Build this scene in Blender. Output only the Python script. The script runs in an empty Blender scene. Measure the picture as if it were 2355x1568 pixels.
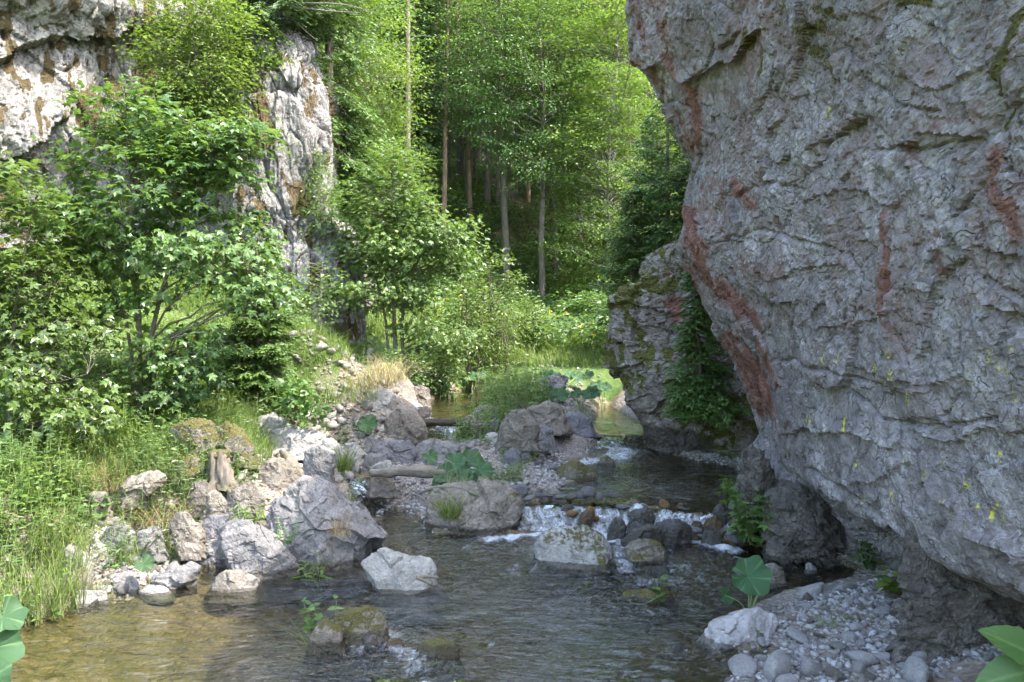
import bpy, bmesh, math, random
import numpy as np
R = math.radians
scn = bpy.context.scene
col = scn.collection
F, CX, HY, EYE = 1831.0, 1177.0, 690.0, 2.2      # traced photo units -> metres

def P(bx, by, d):                                  # photo point at depth d
    return np.array([(bx-CX)/F*d, d, EYE-(by-HY)/F*d])
def GD(by, z):                                     # depth of a ground point of height z
    return (EYE-z)*F/(by-HY)
def G(bx, by, z):
    return P(bx, by, GD(by, z))
def proj(V):
    d = np.maximum(V[:, 1], .2)
    return np.stack([CX+V[:, 0]/d*F, HY-(V[:, 2]-EYE)/d*F], 1)

# ---------------------------------------------------------------- noise
def _h(ix, iy, iz, s=0):
    h = (ix.astype(np.int64)*374761393 + iy.astype(np.int64)*668265263 + iz.astype(np.int64)*1274126177 + s*974634777) & 0xffffffff
    h = ((h ^ (h >> 13))*1274126177) & 0xffffffff
    h = ((h ^ (h >> 16))*2246822519) & 0xffffffff
    return h ^ (h >> 15)
def _r(h, k):
    h = ((h + k*2654435761) & 0xffffffff)
    h = ((h ^ (h >> 16))*2246822519) & 0xffffffff
    h = ((h ^ (h >> 13))*3266489917) & 0xffffffff
    return ((h ^ (h >> 16)) & 0xffffff)/float(0xffffff)
def vnoise(p, s=0):                                # smooth value noise -1..1
    i = np.floor(p).astype(np.int64); f = p-i
    u = f*f*f*(f*(f*6-15)+10)
    o = 0
    for dx in (0, 1):
        for dy in (0, 1):
            for dz in (0, 1):
                w = (u[:, 0] if dx else 1-u[:, 0])*(u[:, 1] if dy else 1-u[:, 1])*(u[:, 2] if dz else 1-u[:, 2])
                o = o + w*_r(_h(i[:, 0]+dx, i[:, 1]+dy, i[:, 2]+dz, s), 1)
    return o*2-1
def fbm(p, o=4, s=0, g=.5):
    t = 0; a = 1.; n = 0
    for k in range(o):
        t = t+a*vnoise(p*(2.03**k)+k*17.3, s+k); n += a; a *= g
    return t/n
def ridged(p, o=4, s=0):
    t = 0; a = 1.; n = 0
    for k in range(o):
        t = t+a*(1-2*np.abs(vnoise(p*(2.1**k)+k*11.7, s+k))); n += a; a *= .5
    return t/n
def facet(p, s=0, tilt=.9):
    """plate-like steps: each Worley cell is a randomly tilted plane; returns height, edge distance"""
    i = np.floor(p).astype(np.int64)
    b1 = np.full(len(p), 9.); b2 = np.full(len(p), 9.); hh = np.zeros(len(p))
    for dx in (-1, 0, 1):
        for dy in (-1, 0, 1):
            for dz in (-1, 0, 1):
                h = _h(i[:, 0]+dx, i[:, 1]+dy, i[:, 2]+dz, s)
                c = np.stack([i[:, 0]+dx+_r(h, 1), i[:, 1]+dy+_r(h, 2), i[:, 2]+dz+_r(h, 3)], 1)
                q = p-c; d = np.sqrt((q*q).sum(1))
                n = d < b1
                b2 = np.where(n, b1, np.minimum(b2, d))
                val = (_r(h, 4)-.5)+tilt*((_r(h, 5)-.5)*q[:, 0]+(_r(h, 6)-.5)*q[:, 1]+(_r(h, 7)-.5)*q[:, 2])*2
                hh = np.where(n, val, hh); b1 = np.minimum(b1, d)
    return hh, b2-b1
def warp(p, a, f, s):
    return p+a*np.stack([vnoise(p*f, s), vnoise(p*f, s+1), vnoise(p*f, s+2)], 1)
def sstep(a, b, x):
    t = np.clip((x-a)/(b-a), 0, 1); return t*t*(3-2*t)
def norm(v):
    return v/np.maximum(np.linalg.norm(v, axis=-1, keepdims=True), 1e-9)

# ---------------------------------------------------------------- mesh and object helpers
def mesh(name, V, faces, mats, smooth=True, attrs=None, midx=None):
    me = bpy.data.meshes.new(name)
    V = np.asarray(V, np.float32)
    fl = [np.asarray(f, np.int32) for f in (faces if isinstance(faces, list) else [faces]) if len(f)]
    nv = len(V); nf = sum(len(f) for f in fl); nl = sum(f.size for f in fl)
    me.vertices.add(nv); me.vertices.foreach_set('co', V.ravel())
    me.loops.add(nl); me.polygons.add(nf)
    me.loops.foreach_set('vertex_index', np.concatenate([f.ravel() for f in fl]))
    tot = np.concatenate([np.full(len(f), f.shape[1], np.int32) for f in fl])
    st = np.concatenate([[0], np.cumsum(tot)[:-1]]).astype(np.int32)
    me.polygons.foreach_set('loop_start', st); me.polygons.foreach_set('loop_total', tot)
    me.polygons.foreach_set('use_smooth', np.full(nf, smooth, bool))
    for m in (mats if isinstance(mats, (list, tuple)) else [mats]): me.materials.append(m)
    if midx is not None: me.polygons.foreach_set('material_index', np.asarray(midx, np.int32))
    for k, a in (attrs or {}).items():
        at = me.attributes.new(k, 'FLOAT', 'POINT'); at.data.foreach_set('value', np.asarray(a, np.float32))
    me.update(calc_edges=True)
    me.validate()
    return me
def link(name, me, parent=None, loc=None):
    o = bpy.data.objects.new(name, me); col.objects.link(o)
    if parent: o.parent = parent
    if loc is not None: o.location = tuple(float(v) for v in loc)
    return o
def tag(o, label=None, cat=None, group=None, kind=None):
    if label: o['label'] = label
    if cat: o['category'] = cat
    if group: o['group'] = group
    if kind: o['kind'] = kind
    return o
def empty(name, loc, label, cat, group=None):
    return tag(link(name, None, None, loc), label, cat, group)
def copy_tree(o, loc, rz=0, sc=1., label=None, group=None, cat=None):
    c = o.copy(); col.objects.link(c)
    c.location = tuple(float(v) for v in loc); c.rotation_euler = (0, 0, rz); c.scale = (sc, sc, sc) if not hasattr(sc, '__len__') else sc
    if label: c['label'] = label
    if group: c['group'] = group
    if cat: c['category'] = cat
    for ch in list(o.children):
        k = ch.copy(); col.objects.link(k); k.parent = c
    return c
def gridfaces(nu, nv):
    a = np.arange(nu-1)[:, None]*nv+np.arange(nv-1)[None, :]
    a = a.ravel()
    return np.stack([a, a+nv, a+nv+1, a+1], 1)
def join(parts):                                   # [(V, F(n,k), attr)] -> one V, faces list
    Vs, by, at, off = [], {}, [], 0
    for V, Fc, a in parts:
        Vs.append(V); at.append(a if hasattr(a, '__len__') else np.full(len(V), a))
        by.setdefault(Fc.shape[1], []).append(Fc+off); off += len(V)
    return np.concatenate(Vs), [np.concatenate(v) for v in by.values()], np.concatenate(at)
def tube(pts, rad, sides=6, cap=True):
    pts = np.asarray(pts, float); rad = np.broadcast_to(np.asarray(rad, float), (len(pts),))
    t = norm(np.gradient(pts, axis=0))
    up = np.tile([0., 0, 1], (len(pts), 1)); up[np.abs(t[:, 2]) > .9] = [1, 0, 0]
    if np.any(np.abs(t[:, 2]) > .9) and not np.all(np.abs(t[:, 2]) > .9): up[:] = [.83, .55, .1]
    a = norm(np.cross(t, up)); b = np.cross(t, a)
    th = np.arange(sides)/sides*2*math.pi
    V = pts[:, None]+rad[:, None, None]*(np.cos(th)[None, :, None]*a[:, None]+np.sin(th)[None, :, None]*b[:, None])
    V = V.reshape(-1, 3); n = len(pts)
    i = np.arange(n-1)[:, None]*sides; j = np.arange(sides)[None, :]; k = (j+1) % sides
    Fq = np.stack([i+j, i+k, i+sides+k, i+sides+j], -1).reshape(-1, 4)
    return V, Fq
def curve(p0, p1, n=6, sag=0., wob=0., rng=None):
    t = np.linspace(0, 1, n)[:, None]
    q = np.asarray(p0)[None]*(1-t)+np.asarray(p1)[None]*t
    q[:, 2] += sag*np.sin(t[:, 0]*math.pi)
    if wob and rng is not None:
        q[1:-1] += rng.normal(0, wob, (n-2, 3))
    return q
def spline(pts, n):
    pts = np.asarray(pts, float)
    s = np.concatenate([[0], np.cumsum(np.linalg.norm(np.diff(pts, axis=0), axis=1))])
    u = np.linspace(0, s[-1], n); out = np.zeros((n, pts.shape[1]))
    m = np.gradient(pts, s, axis=0)
    k = np.clip(np.searchsorted(s, u, side='right')-1, 0, len(s)-2)
    h = (s[k+1]-s[k]); t = ((u-s[k])/h)[:, None]; h = h[:, None]
    return (2*t**3-3*t**2+1)*pts[k]+(t**3-2*t**2+t)*h*m[k]+(-2*t**3+3*t**2)*pts[k+1]+(t**3-t**2)*h*m[k+1]
_ico = {}
def ico(n):
    if n not in _ico:
        bm = bmesh.new(); bmesh.ops.create_icosphere(bm, subdivisions=n, radius=1)
        V = np.array([v.co[:] for v in bm.verts]); Fc = np.array([[v.index for v in f.verts] for f in bm.faces]); bm.free()
        _ico[n] = (norm(V), Fc)
    return _ico[n]

# ---------------------------------------------------------------- materials
class NT:
    def __init__(s, name):
        s.m = bpy.data.materials.new(name); s.m.use_nodes = True
        s.t = s.m.node_tree; s.t.nodes.clear()
        s.out = s.n('ShaderNodeOutputMaterial')
    def n(s, typ, **k):
        o = s.t.nodes.new(typ)
        for a, b in k.items(): setattr(o, a, b)
        return o
    def l(s, a, b): s.t.links.new(a, b)
    def set(s, node, **k):
        for a, b in k.items():
            sock = node.inputs[a.replace('_', ' ')] if isinstance(a, str) else node.inputs[a]
            if hasattr(b, 'links') or hasattr(b, 'is_linked'): s.l(b, sock)
            else: sock.default_value = b
        return node
    def coord(s, scale=(1, 1, 1), obj=True, off=None):
        c = s.n('ShaderNodeTexCoord') if obj else s.n('ShaderNodeNewGeometry')
        m = s.n('ShaderNodeMapping'); s.l(c.outputs['Object' if obj else 'Position'], m.inputs['Vector'])
        m.inputs['Scale'].default_value = scale
        if off is not None: s.l(off, m.inputs['Location'])
        return m.outputs[0]
    def noise(s, v, sc, det=5, ro=.55, dist=0.):
        o = s.n('ShaderNodeTexNoise'); s.l(v, o.inputs['Vector'])
        o.inputs['Scale'].default_value = sc; o.inputs['Detail'].default_value = det
        o.inputs['Roughness'].default_value = ro; o.inputs['Distortion'].default_value = dist
        return o.outputs['Fac']
    def vor(s, v, sc, feat='F1', out='Distance', rnd=1.):
        o = s.n('ShaderNodeTexVoronoi', feature=feat); s.l(v, o.inputs['Vector'])
        o.inputs['Scale'].default_value = sc; o.inputs['Randomness'].default_value = rnd
        return o.outputs[out]
    def ramp(s, f, stops, interp='LINEAR'):
        o = s.n('ShaderNodeValToRGB'); s.l(f, o.inputs[0]); e = o.color_ramp; e.interpolation = interp
        while len(e.elements) < len(stops): e.elements.new(.5)
        for el, (p, c) in zip(e.elements, stops):
            el.position = p; el.color = (*c, 1) if hasattr(c, '__len__') else (c, c, c, 1)
        return o.outputs[0]
    def mix(s, f, a, b, mode='MIX'):
        o = s.n('ShaderNodeMix', data_type='RGBA', blend_type=mode)
        for k, v in ((0, f), (6, a), (7, b)):
            if hasattr(v, 'is_linked'): s.l(v, o.inputs[k])
            else: o.inputs[k].default_value = v if k == 0 else (*v, 1)
        return o.outputs[2]
    def math(s, op, a, b=0., c=None):
        o = s.n('ShaderNodeMath', operation=op); o.use_clamp = op in ('MULTIPLY_ADD',)
        for k, v in ((0, a), (1, b), (2, c)):
            if v is None: continue
            if hasattr(v, 'is_linked'): s.l(v, o.inputs[k])
            else: o.inputs[k].default_value = v
        return o.outputs[0]
    def attr(s, name):
        o = s.n('ShaderNodeAttribute', attribute_name=name); return o.outputs['Fac']
    def rnd(s):
        return s.n('ShaderNodeObjectInfo').outputs['Random']
    def bump(s, h, dist=.02, st=1., nrm=None):
        o = s.n('ShaderNodeBump'); s.l(h, o.inputs['Height']); o.inputs['Distance'].default_value = dist; o.inputs['Strength'].default_value = st
        if nrm is not None: s.l(nrm, o.inputs['Normal'])
        return o.outputs[0]
    def pbsdf(s, color, rough=.8, nrm=None, spec=.3):
        b = s.n('ShaderNodeBsdfPrincipled')
        for k, v in (('Base Color', color), ('Roughness', rough), ('Normal', nrm), ('Specular IOR Level', spec)):
            if v is None: continue
            if hasattr(v, 'is_linked'): s.l(v, b.inputs[k])
            else: b.inputs[k].default_value = (*v, 1) if hasattr(v, '__len__') else v
        return b.outputs[0]
    def done(s, sh):
        s.l(sh, s.out.inputs[0]); return s.m

def rock_mat(name, tones, rough=.85, sc=1., moss=True, rust=False, vein=.0, mosscol=(.075, .068, .02), bumpd=.02, vary=.35, wet=False, speck=0., crack=.12):
    """tones: dark, mid, light. Moss, rust and lichen come from mesh attributes and noise."""
    t = NT(name)
    v = t.coord((sc, sc, sc), off=None)
    rv = t.n('ShaderNodeVectorMath', operation='ADD'); t.l(v, rv.inputs[0])
    cmb = t.n('ShaderNodeCombineXYZ'); r = t.rnd()
    for k, m in enumerate((31., 17., 53.)): t.l(t.math('MULTIPLY', r, m), cmb.inputs[k])
    t.l(cmb.outputs[0], rv.inputs[1]); v = rv.outputs[0]
    n1 = t.noise(v, 1.7, 4, .62, .6); n2 = t.noise(v, 9, 5, .62); n3 = t.noise(v, 42, 3, .6)
    f = t.math('ADD', t.math('MULTIPLY', n1, .55), t.math('MULTIPLY', n2, .45))
    c = t.ramp(f, [(.30, tones[0]), (.5, tones[1]), (.68, tones[2])])
    c = t.mix(t.ramp(n3, [(.35, 0.), (.75, .42)]), c, tuple(x*.45 for x in tones[0]))
    if speck:
        sp = t.ramp(t.vor(v, 55, 'F1'), [(.1, 1.), (.3, 0.)])
        c = t.mix(t.math('MULTIPLY', sp, speck), c, tuple(x*.3 for x in tones[0]))
    cr = t.vor(t.n('ShaderNodeVectorMath', operation='ADD').outputs[0] if False else v, 3.1, 'DISTANCE_TO_EDGE')
    crn = t.math('ADD', cr, t.math('MULTIPLY', t.math('SUBTRACT', n2, .5), .22))
    crk = t.ramp(crn, [(.0, 1.), (.035, 0.)])
    c = t.mix(t.math('MULTIPLY', crk, crack), c, tuple(x*.3 for x in tones[0]))
    if vein:
        w = t.noise(v, 5.5, 5, .62, 1.6)
        vn = t.ramp(w, [(.478, 0.), (.498, 1.), (.506, 1.), (.53, 0.)])
        vm = t.ramp(t.noise(v, 1.3, 3), [(.45, 0.), (.62, 1.)])
        c = t.mix(t.math('MULTIPLY', t.math('MULTIPLY', vn, vm), vein), c, (.6, .58, .62))
        wl = t.noise(v, 14, 4, .7)
        c = t.mix(t.math('MULTIPLY', t.ramp(wl, [(.6, 0.), (.7, 1.)]), vein*.6), c, (.52, .5, .54))
    if crack > .3:
        wn = t.n('ShaderNodeTexNoise'); t.l(v, wn.inputs['Vector']); wn.inputs['Scale'].default_value = 4.; wn.inputs['Detail'].default_value = 3
        wm = t.n('ShaderNodeVectorMath', operation='MULTIPLY_ADD'); t.l(wn.outputs['Color'], wm.inputs[0]); wm.inputs[1].default_value = (.5, .5, .5); t.l(v, wm.inputs[2])
        k2 = t.ramp(t.vor(wm.outputs[0], 8, 'DISTANCE_TO_EDGE'), [(.0, 1.), (.03, 0.)]); k3 = t.ramp(t.vor(wm.outputs[0], 2.2, 'DISTANCE_TO_EDGE'), [(.0, 1.), (.016, 0.)])
        km = t.math('MAXIMUM', t.math('MULTIPLY', k2, t.ramp(n1, [(.5, 0.), (.66, .4)])), t.math('MULTIPLY', k3, t.ramp(n2, [(.42, 0.), (.6, .7)])))
        c = t.mix(km, c, tuple(x*.25 for x in tones[0])); cracks = km
        for vs, amt in ((5.5, .3), (17, .4)):
            sc_ = t.n('ShaderNodeSeparateColor'); t.l(t.vor(wm.outputs[0], vs, 'F1', 'Color'), sc_.inputs[0])
            hv0 = t.n('ShaderNodeHueSaturation'); t.l(c, hv0.inputs['Color']); t.l(t.math('ADD', t.math('MULTIPLY', sc_.outputs[0], amt), 1-amt*.5), hv0.inputs['Value']); c = hv0.outputs[0]
        big = t.noise(v, .55, 3, .6); c = t.mix(t.ramp(big, [(.38, .45), (.55, 0.)]), c, tuple(x*.8 for x in tones[0]))
        chs = sc_.outputs[0]
        wa = t.attr('warm'); wmk = t.math('MULTIPLY', wa, t.ramp(t.noise(v, 2.6, 5, .72), [(.42, 0.), (.62, .8)]))
        c = t.mix(wmk, c, t.ramp(n3, [(.3, (.085, .056, .05)), (.6, (.215, .155, .145))]))
        dsp = t.ramp(t.math('ADD', t.vor(v, 24, 'F1'), t.math('MULTIPLY', t.math('SUBTRACT', 1., t.ramp(n1, [(.4, .3), (.65, 1.)])), .5)), [(.16, 1.), (.3, 0.)])
        c = t.mix(t.math('MULTIPLY', dsp, t.math('MULTIPLY_ADD', wa, .6, .2)), c, (.03, .025, .022))
    else: cracks = None
    if vary:
        hv = t.n('ShaderNodeHueSaturation'); t.l(c, hv.inputs['Color'])
        t.l(t.math('MULTIPLY_ADD', r, vary, 1-vary*.6), hv.inputs['Value']); c = hv.outputs[0]
    if rust:
        ra = t.attr('rust')
        rm = t.math('SUBTRACT', t.math('MULTIPLY', ra, 1.7), t.math('MULTIPLY', t.math('ADD', n2, n2), .62))
        rc = t.ramp(t.math('ADD', t.math('MULTIPLY', n2, .6), t.math('MULTIPLY', n3, .4)), [(.3, (.05, .022, .016)), (.5, (.155, .06, .042)), (.68, (.26, .135, .1))])
        rm = t.math('ADD', rm, t.math('MULTIPLY', t.math('SUBTRACT', t.math('ADD', n3, t.noise(v, 6, 3, .7)), 1.), 1.6))
        c = t.mix(t.ramp(rm, [(-.12, 0.), (.62, .85)]), c, rc)
        la = t.attr('lichen')
        lm = t.math('MULTIPLY', la, t.ramp(t.noise(v, 26, 3, .7), [(.5, 0.), (.56, 1.)]))
        c = t.mix(lm, c, (.62, .56, .03))
    if moss:
        ma = t.attr('moss')
        mm = t.ramp(t.math('SUBTRACT', t.math('MULTIPLY', ma, 1.5), t.math('ADD', t.math('MULTIPLY', n2, .95), t.math('MULTIPLY', n3, .5))), [(-.02, 0.), (.2, 1.)])
        mc = t.ramp(n3, [(.3, tuple(x*.35 for x in mosscol)), (.55, mosscol), (.75, tuple(x*1.9 for x in mosscol))])
        c = t.mix(mm, c, mc)
        dm = t.attr('damp')                        # wet dark foot of stones standing in water
        dm = t.ramp(t.math('ADD', dm, t.math('MULTIPLY', t.math('SUBTRACT', n2, .5), .9)), [(.3, 0.), (.65, 1.)])
        c = t.mix(t.math('MULTIPLY', dm, .78), c, (.028, .024, .015))
    hh = t.math('ADD', t.math('MULTIPLY', n2, 2.6), n3)
    if cracks is not None: hh = t.math('ADD', t.math('SUBTRACT', hh, t.math('MULTIPLY', cracks, 1.2)), t.math('MULTIPLY', chs, 1.3))
    b3 = t.bump(hh, bumpd*.85, .9)
    rg = rough if not moss else t.math('SUBTRACT', rough, t.math('MULTIPLY', t.attr('damp'), .45))
    return t.done(t.pbsdf(c, rg, b3, .3))

def leaf_mat(name, c0, c1, c2, trans=.35, rough=.38, spec=.5, sat=None):
    t = NT(name)
    a = t.attr('v')
    c = t.ramp(a, [(0., c0), (.5, c1), (1., c2)])
    hv = t.n('ShaderNodeHueSaturation'); t.l(c, hv.inputs['Color'])
    r = t.rnd(); t.l(t.math('MULTIPLY_ADD', r, .3, .85), hv.inputs['Value']); t.l(t.math('MULTIPLY_ADD', r, .03, .485), hv.inputs['Hue'])
    c = hv.outputs[0]
    p = t.pbsdf(c, rough, None, spec)
    tr = t.n('ShaderNodeBsdfTranslucent')
    t.l(t.mix(.5, c, (.22, .34, .035), 'MIX'), tr.inputs[0])
    m = t.n('ShaderNodeMixShader'); m.inputs[0].default_value = trans
    t.l(p, m.inputs[1]); t.l(tr.outputs[0], m.inputs[2])
    return t.done(m.outputs[0])

def bark_mat(name, a, b, sc=1., stretch=.18, lying=False):
    t = NT(name); v = t.coord((sc*stretch, sc, sc) if lying else (sc, sc, sc*stretch))
    n = t.noise(v, 22, 6, .65, .5); n2 = t.noise(t.coord(), 2.2, 4)
    c = t.ramp(n, [(.3, a), (.7, b)])
    c = t.mix(t.ramp(n2, [(.45, 0.), (.7, .55)]), c, (.07, .075, .03))
    return t.done(t.pbsdf(c, .9, t.bump(n, .012, .8), .15))

M = {}
M['cliff'] = rock_mat('grey_lilac_rock', ((.115, .096, .098), (.27, .24, .244), (.44, .405, .41)), .82, 1., rust=True, vein=.45, crack=.5, vary=0, mosscol=(.075, .065, .018), bumpd=.02)
M['outcrop'] = rock_mat('mossy_outcrop_rock', ((.08, .066, .052), (.18, .152, .128), (.34, .305, .28)), .85, 1.3, rust=True, vein=.5, vary=0, mosscol=(.085, .085, .02), bumpd=.02)
M['crag'] = rock_mat('pale_crag_rock', ((.075, .068, .062), (.27, .255, .235), (.5, .48, .445)), .85, 1.6, rust=False, vein=.35, crack=.6, vary=0, mosscol=(.095, .07, .032), bumpd=.03)
M['grey'] = rock_mat('grey_stone', ((.08, .076, .074), (.16, .152, .147), (.275, .263, .255)), .8, 3., vein=.25, bumpd=.008)
M['warm'] = rock_mat('warm_stone', ((.08, .069, .055), (.165, .144, .118), (.285, .258, .225)), .82, 3., bumpd=.008)
M['white'] = rock_mat('pale_speckled_stone', ((.17, .162, .148), (.3, .29, .268), (.44, .425, .4)), .85, 3., bumpd=.012, vary=.15, speck=.55)
M['dark'] = rock_mat('dark_slate_stone', ((.075, .07, .075), (.125, .12, .13), (.21, .2, .205)), .6, 3., bumpd=.008)
M['rusty'] = rock_mat('rusty_stone', ((.1, .05, .02), (.22, .12, .045), (.34, .22, .1)), .6, 4., bumpd=.008)
M['bark'] = bark_mat('tree_bark', (.075, .063, .052), (.2, .17, .14))
M['greybark'] = bark_mat('grey_smooth_bark', (.16, .15, .135), (.3, .28, .25), .6)
M['redbark'] = bark_mat('pine_bark', (.15, .095, .07), (.32, .22, .16), .7)
M['deadwood'] = bark_mat('dead_wood', (.09, .075, .06), (.25, .215, .185), 2.)
M['log'] = bark_mat('weathered_log', (.07, .06, .05), (.25, .22, .195), 2.5, .12, True)
M['wetlog'] = bark_mat('wet_log', (.03, .025, .018), (.09, .075, .055), 2., .15, True)
M['pebble'] = rock_mat('pale_pebble', ((.17, .16, .155), (.3, .283, .275), (.45, .425, .41)), .75, 4., bumpd=.004, vary=.6)
M['brown'] = rock_mat('brown_rock', ((.06, .052, .045), (.14, .122, .105), (.25, .225, .2)), .85, 2., bumpd=.02, vary=0, crack=.4)  # dark brown is the rock's own colour
M['palewood'] = bark_mat('split_wood', (.26, .17, .07), (.5, .4, .24), 2., .1)
M['maple'] = leaf_mat('maple_leaf', (.046, .084, .022), (.082, .145, .036), (.14, .21, .07), .36, .3, .6)
M['bush'] = leaf_mat('shrub_leaf', (.05, .095, .024), (.088, .152, .036), (.15, .225, .06), .36, .4, .55)
M['lime'] = leaf_mat('young_lime_leaf', (.06, .105, .02), (.108, .178, .03), (.175, .25, .045), .45, .45, .35)
M['beech'] = leaf_mat('forest_leaf', (.045, .09, .026), (.082, .15, .038), (.14, .215, .055), .42, .45, .4)
M['cool'] = leaf_mat('bluish_leaf', (.04, .085, .032), (.075, .14, .05), (.12, .19, .065), .42, .45, .4)  # bluish green is the foliage's own colour
M['spruce'] = leaf_mat('spruce_needles', (.028, .056, .024), (.052, .095, .034), (.09, .145, .045), .15, .55, .3)
M['spruce2'] = leaf_mat('young_spruce_needles', (.035, .07, .02), (.06, .115, .028), (.1, .165, .035), .2, .55, .3)
M['grass'] = leaf_mat('grass_blade', (.08, .13, .028), (.13, .19, .045), (.22, .27, .09), .4, .5, .3)
M['drygrass'] = leaf_mat('dry_grass_blade', (.2, .14, .07), (.32, .24, .13), (.42, .34, .2), .3, .7, .1)
M['butterbur'] = leaf_mat('butterbur_leaf', (.035, .075, .034), (.07, .135, .06), (.15, .22, .11), .25, .6, .15)
M['herb'] = leaf_mat('herb_leaf', (.05, .1, .028), (.09, .16, .042), (.155, .23, .07), .35, .45, .4)
t = NT('leaf_stem'); M['stem'] = t.done(t.pbsdf((.2, .26, .1), .5))
t = NT('yellow_petal'); M['petal'] = t.done(t.pbsdf((.75, .5, .02), .6))
t = NT('white_petal'); M['wpetal'] = t.done(t.pbsdf((.75, .75, .6), .6))
# ---------------------------------------------------------------- camera, sky, sun
cam = bpy.data.cameras.new('camera'); co = bpy.data.objects.new('camera', cam); col.objects.link(co); scn.camera = co
cam.sensor_width = 36; cam.lens = 36*F/2354; cam.shift_y = -94/2354; cam.clip_end = 1000; cam.clip_start = .05
co.location = (0, 0, EYE); co.rotation_euler = (R(90), 0, 0)
SUN = np.array([.92, -.36, 0.]); SUN /= np.linalg.norm(SUN); ELEV = 57
sdir = np.array([SUN[0]*math.cos(R(ELEV)), SUN[1]*math.cos(R(ELEV)), math.sin(R(ELEV))])
from mathutils import Vector
sl = bpy.data.lights.new('sun', 'SUN'); so = bpy.data.objects.new('sun', sl); col.objects.link(so)
sl.energy = 2.0; sl.angle = R(.55); sl.color = (1, .95, .87)
so.rotation_euler = Vector(sdir).to_track_quat('Z', 'Y').to_euler(); so.location = (20, 0, 30)
w = bpy.data.worlds.new('World'); scn.world = w; w.use_nodes = True
bg = w.node_tree.nodes['Background']; sk = w.node_tree.nodes.new('ShaderNodeTexSky'); sk.sky_type = 'NISHITA'; sk.sun_disc = False
sk.sun_elevation = R(ELEV); sk.sun_rotation = math.atan2(SUN[0], SUN[1]); sk.air_density = 1.3; sk.dust_density = 3.2; sk.ozone_density = 1.
w.node_tree.links.new(sk.outputs[0], bg.inputs[0]); bg.inputs[1].default_value = .15
scn.view_settings.view_transform = 'Standard'; scn.view_settings.look = 'None'; scn.view_settings.exposure = 2.98; scn.view_settings.gamma = 1
scn.render.engine = 'CYCLES'
scn.cycles.max_bounces = 8; scn.cycles.transparent_max_bounces = 12; scn.cycles.diffuse_bounces = 4
scn.cycles.use_adaptive_sampling = True; scn.cycles.adaptive_threshold = .03; scn.cycles.use_denoising = True; scn.cycles.caustics_reflective = False; scn.cycles.caustics_refractive = False

# ---------------------------------------------------------------- plan of the stream
def plan(pts, z):
    return np.array([G(bx, by, z)[:2] for bx, by in pts])
LV = [  # (level, outline in photo units at that level)
 (0., [(-700,2100),(-250,1560),(20,1450),(140,1400),(300,1362),(340,1345),(455,1322),(400,1300),(470,1283),(530,1270),(860,1235),(872,1180),(905,1168),(955,1180),(1000,1225),(1210,1225),(1400,1232),(1600,1240),(1700,1246),(1770,1262),(1900,1288),(1975,1306),(1960,1330),(1870,1352),(1800,1362),(1720,1400),(1625,1460),(1660,1490),(1780,1498),(1710,1530),(1660,1580),(1560,1750),(1450,2100)]),
 (.2, [(1215,1158),(1330,1158),(1450,1156),(1560,1178),(1720,1186),(1700,1120),(1715,1082),(1620,1060),(1545,1046),(1560,1036),(1640,1034),(1540,1020),(1470,1030),(1290,1062),(1290,1104),(1330,1104),(1300,1116),(1235,1150)]),
 (.34, [(1330,1000),(1480,1000),(1560,1010),(1480,980),(1440,955),(1400,930),(1370,935),(1372,955)]),
 (.58, [(975,968),(1055,968),(1140,935),(1150,893),(1080,893),(1000,915),(962,945)]),
 (.44, [(975,990),(1110,995),(1060,1012),(985,1010)]),
 (.36, [(740,1062),(800,1048),(880,1058),(890,1078),(820,1090),(742,1085)]),
 (.2, [(790,1100),(850,1105),(900,1112),(820,1120)]),
]
LV = [(z, plan(p, z)) for z, p in LV]
LV.append((-.13, np.array([(-1.15, 2.8), (-1.0, 4.4), (-.75, 4.62), (-.2, 4.55), (-.05, 4.3), (.1, 2.8)])))
GAPS = [(0, [(1150,1235),(1215,1150),(1330,1150),(1450,1148),(1560,1172),(1725,1180),(1750,1250),(1600,1240),(1400,1232)], .1),
        (0, [(1300,1070),(1400,1000),(1560,1015),(1545,1046),(1480,1070)], .3),
        (0, [(975,1000),(975,962),(1055,962),(1060,1005)], .5),
        (0, [(1010,1008),(960,1020),(870,1040),(800,1050),(830,1062),(960,1040),(1060,1016)], .4),
        (0, [(800,1080),(790,1102),(820,1140),(870,1170),(900,1170),(870,1110),(850,1085)], .22)]
GAPS = [plan(p, z) for _, p, z in GAPS]
def sdist(X, poly):                                # signed distance, negative inside
    n = len(poly); dm = np.full(len(X), 1e9); ins = np.zeros(len(X), bool)
    for i in range(n):
        a, b = poly[i], poly[(i+1) % n]; e = b-a; q = X-a
        tt = np.clip((q@e)/(e@e), 0, 1); dd = q-tt[:, None]*e
        dm = np.minimum(dm, (dd*dd).sum(1))
        c = (a[1] <= X[:, 1]) != (b[1] <= X[:, 1])
        with np.errstate(divide='ignore', invalid='ignore'):
            xi = a[0]+(X[:, 1]-a[1])/(b[1]-a[1])*(b[0]-a[0])
        ins ^= c & (X[:, 0] < xi)
    dm = np.sqrt(dm)
    return np.where(ins, -dm, dm)
def level(X):
    W = 0; Z = 0; sdm = np.full(len(X), 1e9)
    for z, p in LV:
        s = sdist(X, p); sdm = np.minimum(sdm, s)
        wgt = 1/(np.maximum(s, 0)+.02)**2.6
        W = W+wgt; Z = Z+wgt*z
    return Z/W, sdm
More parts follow.
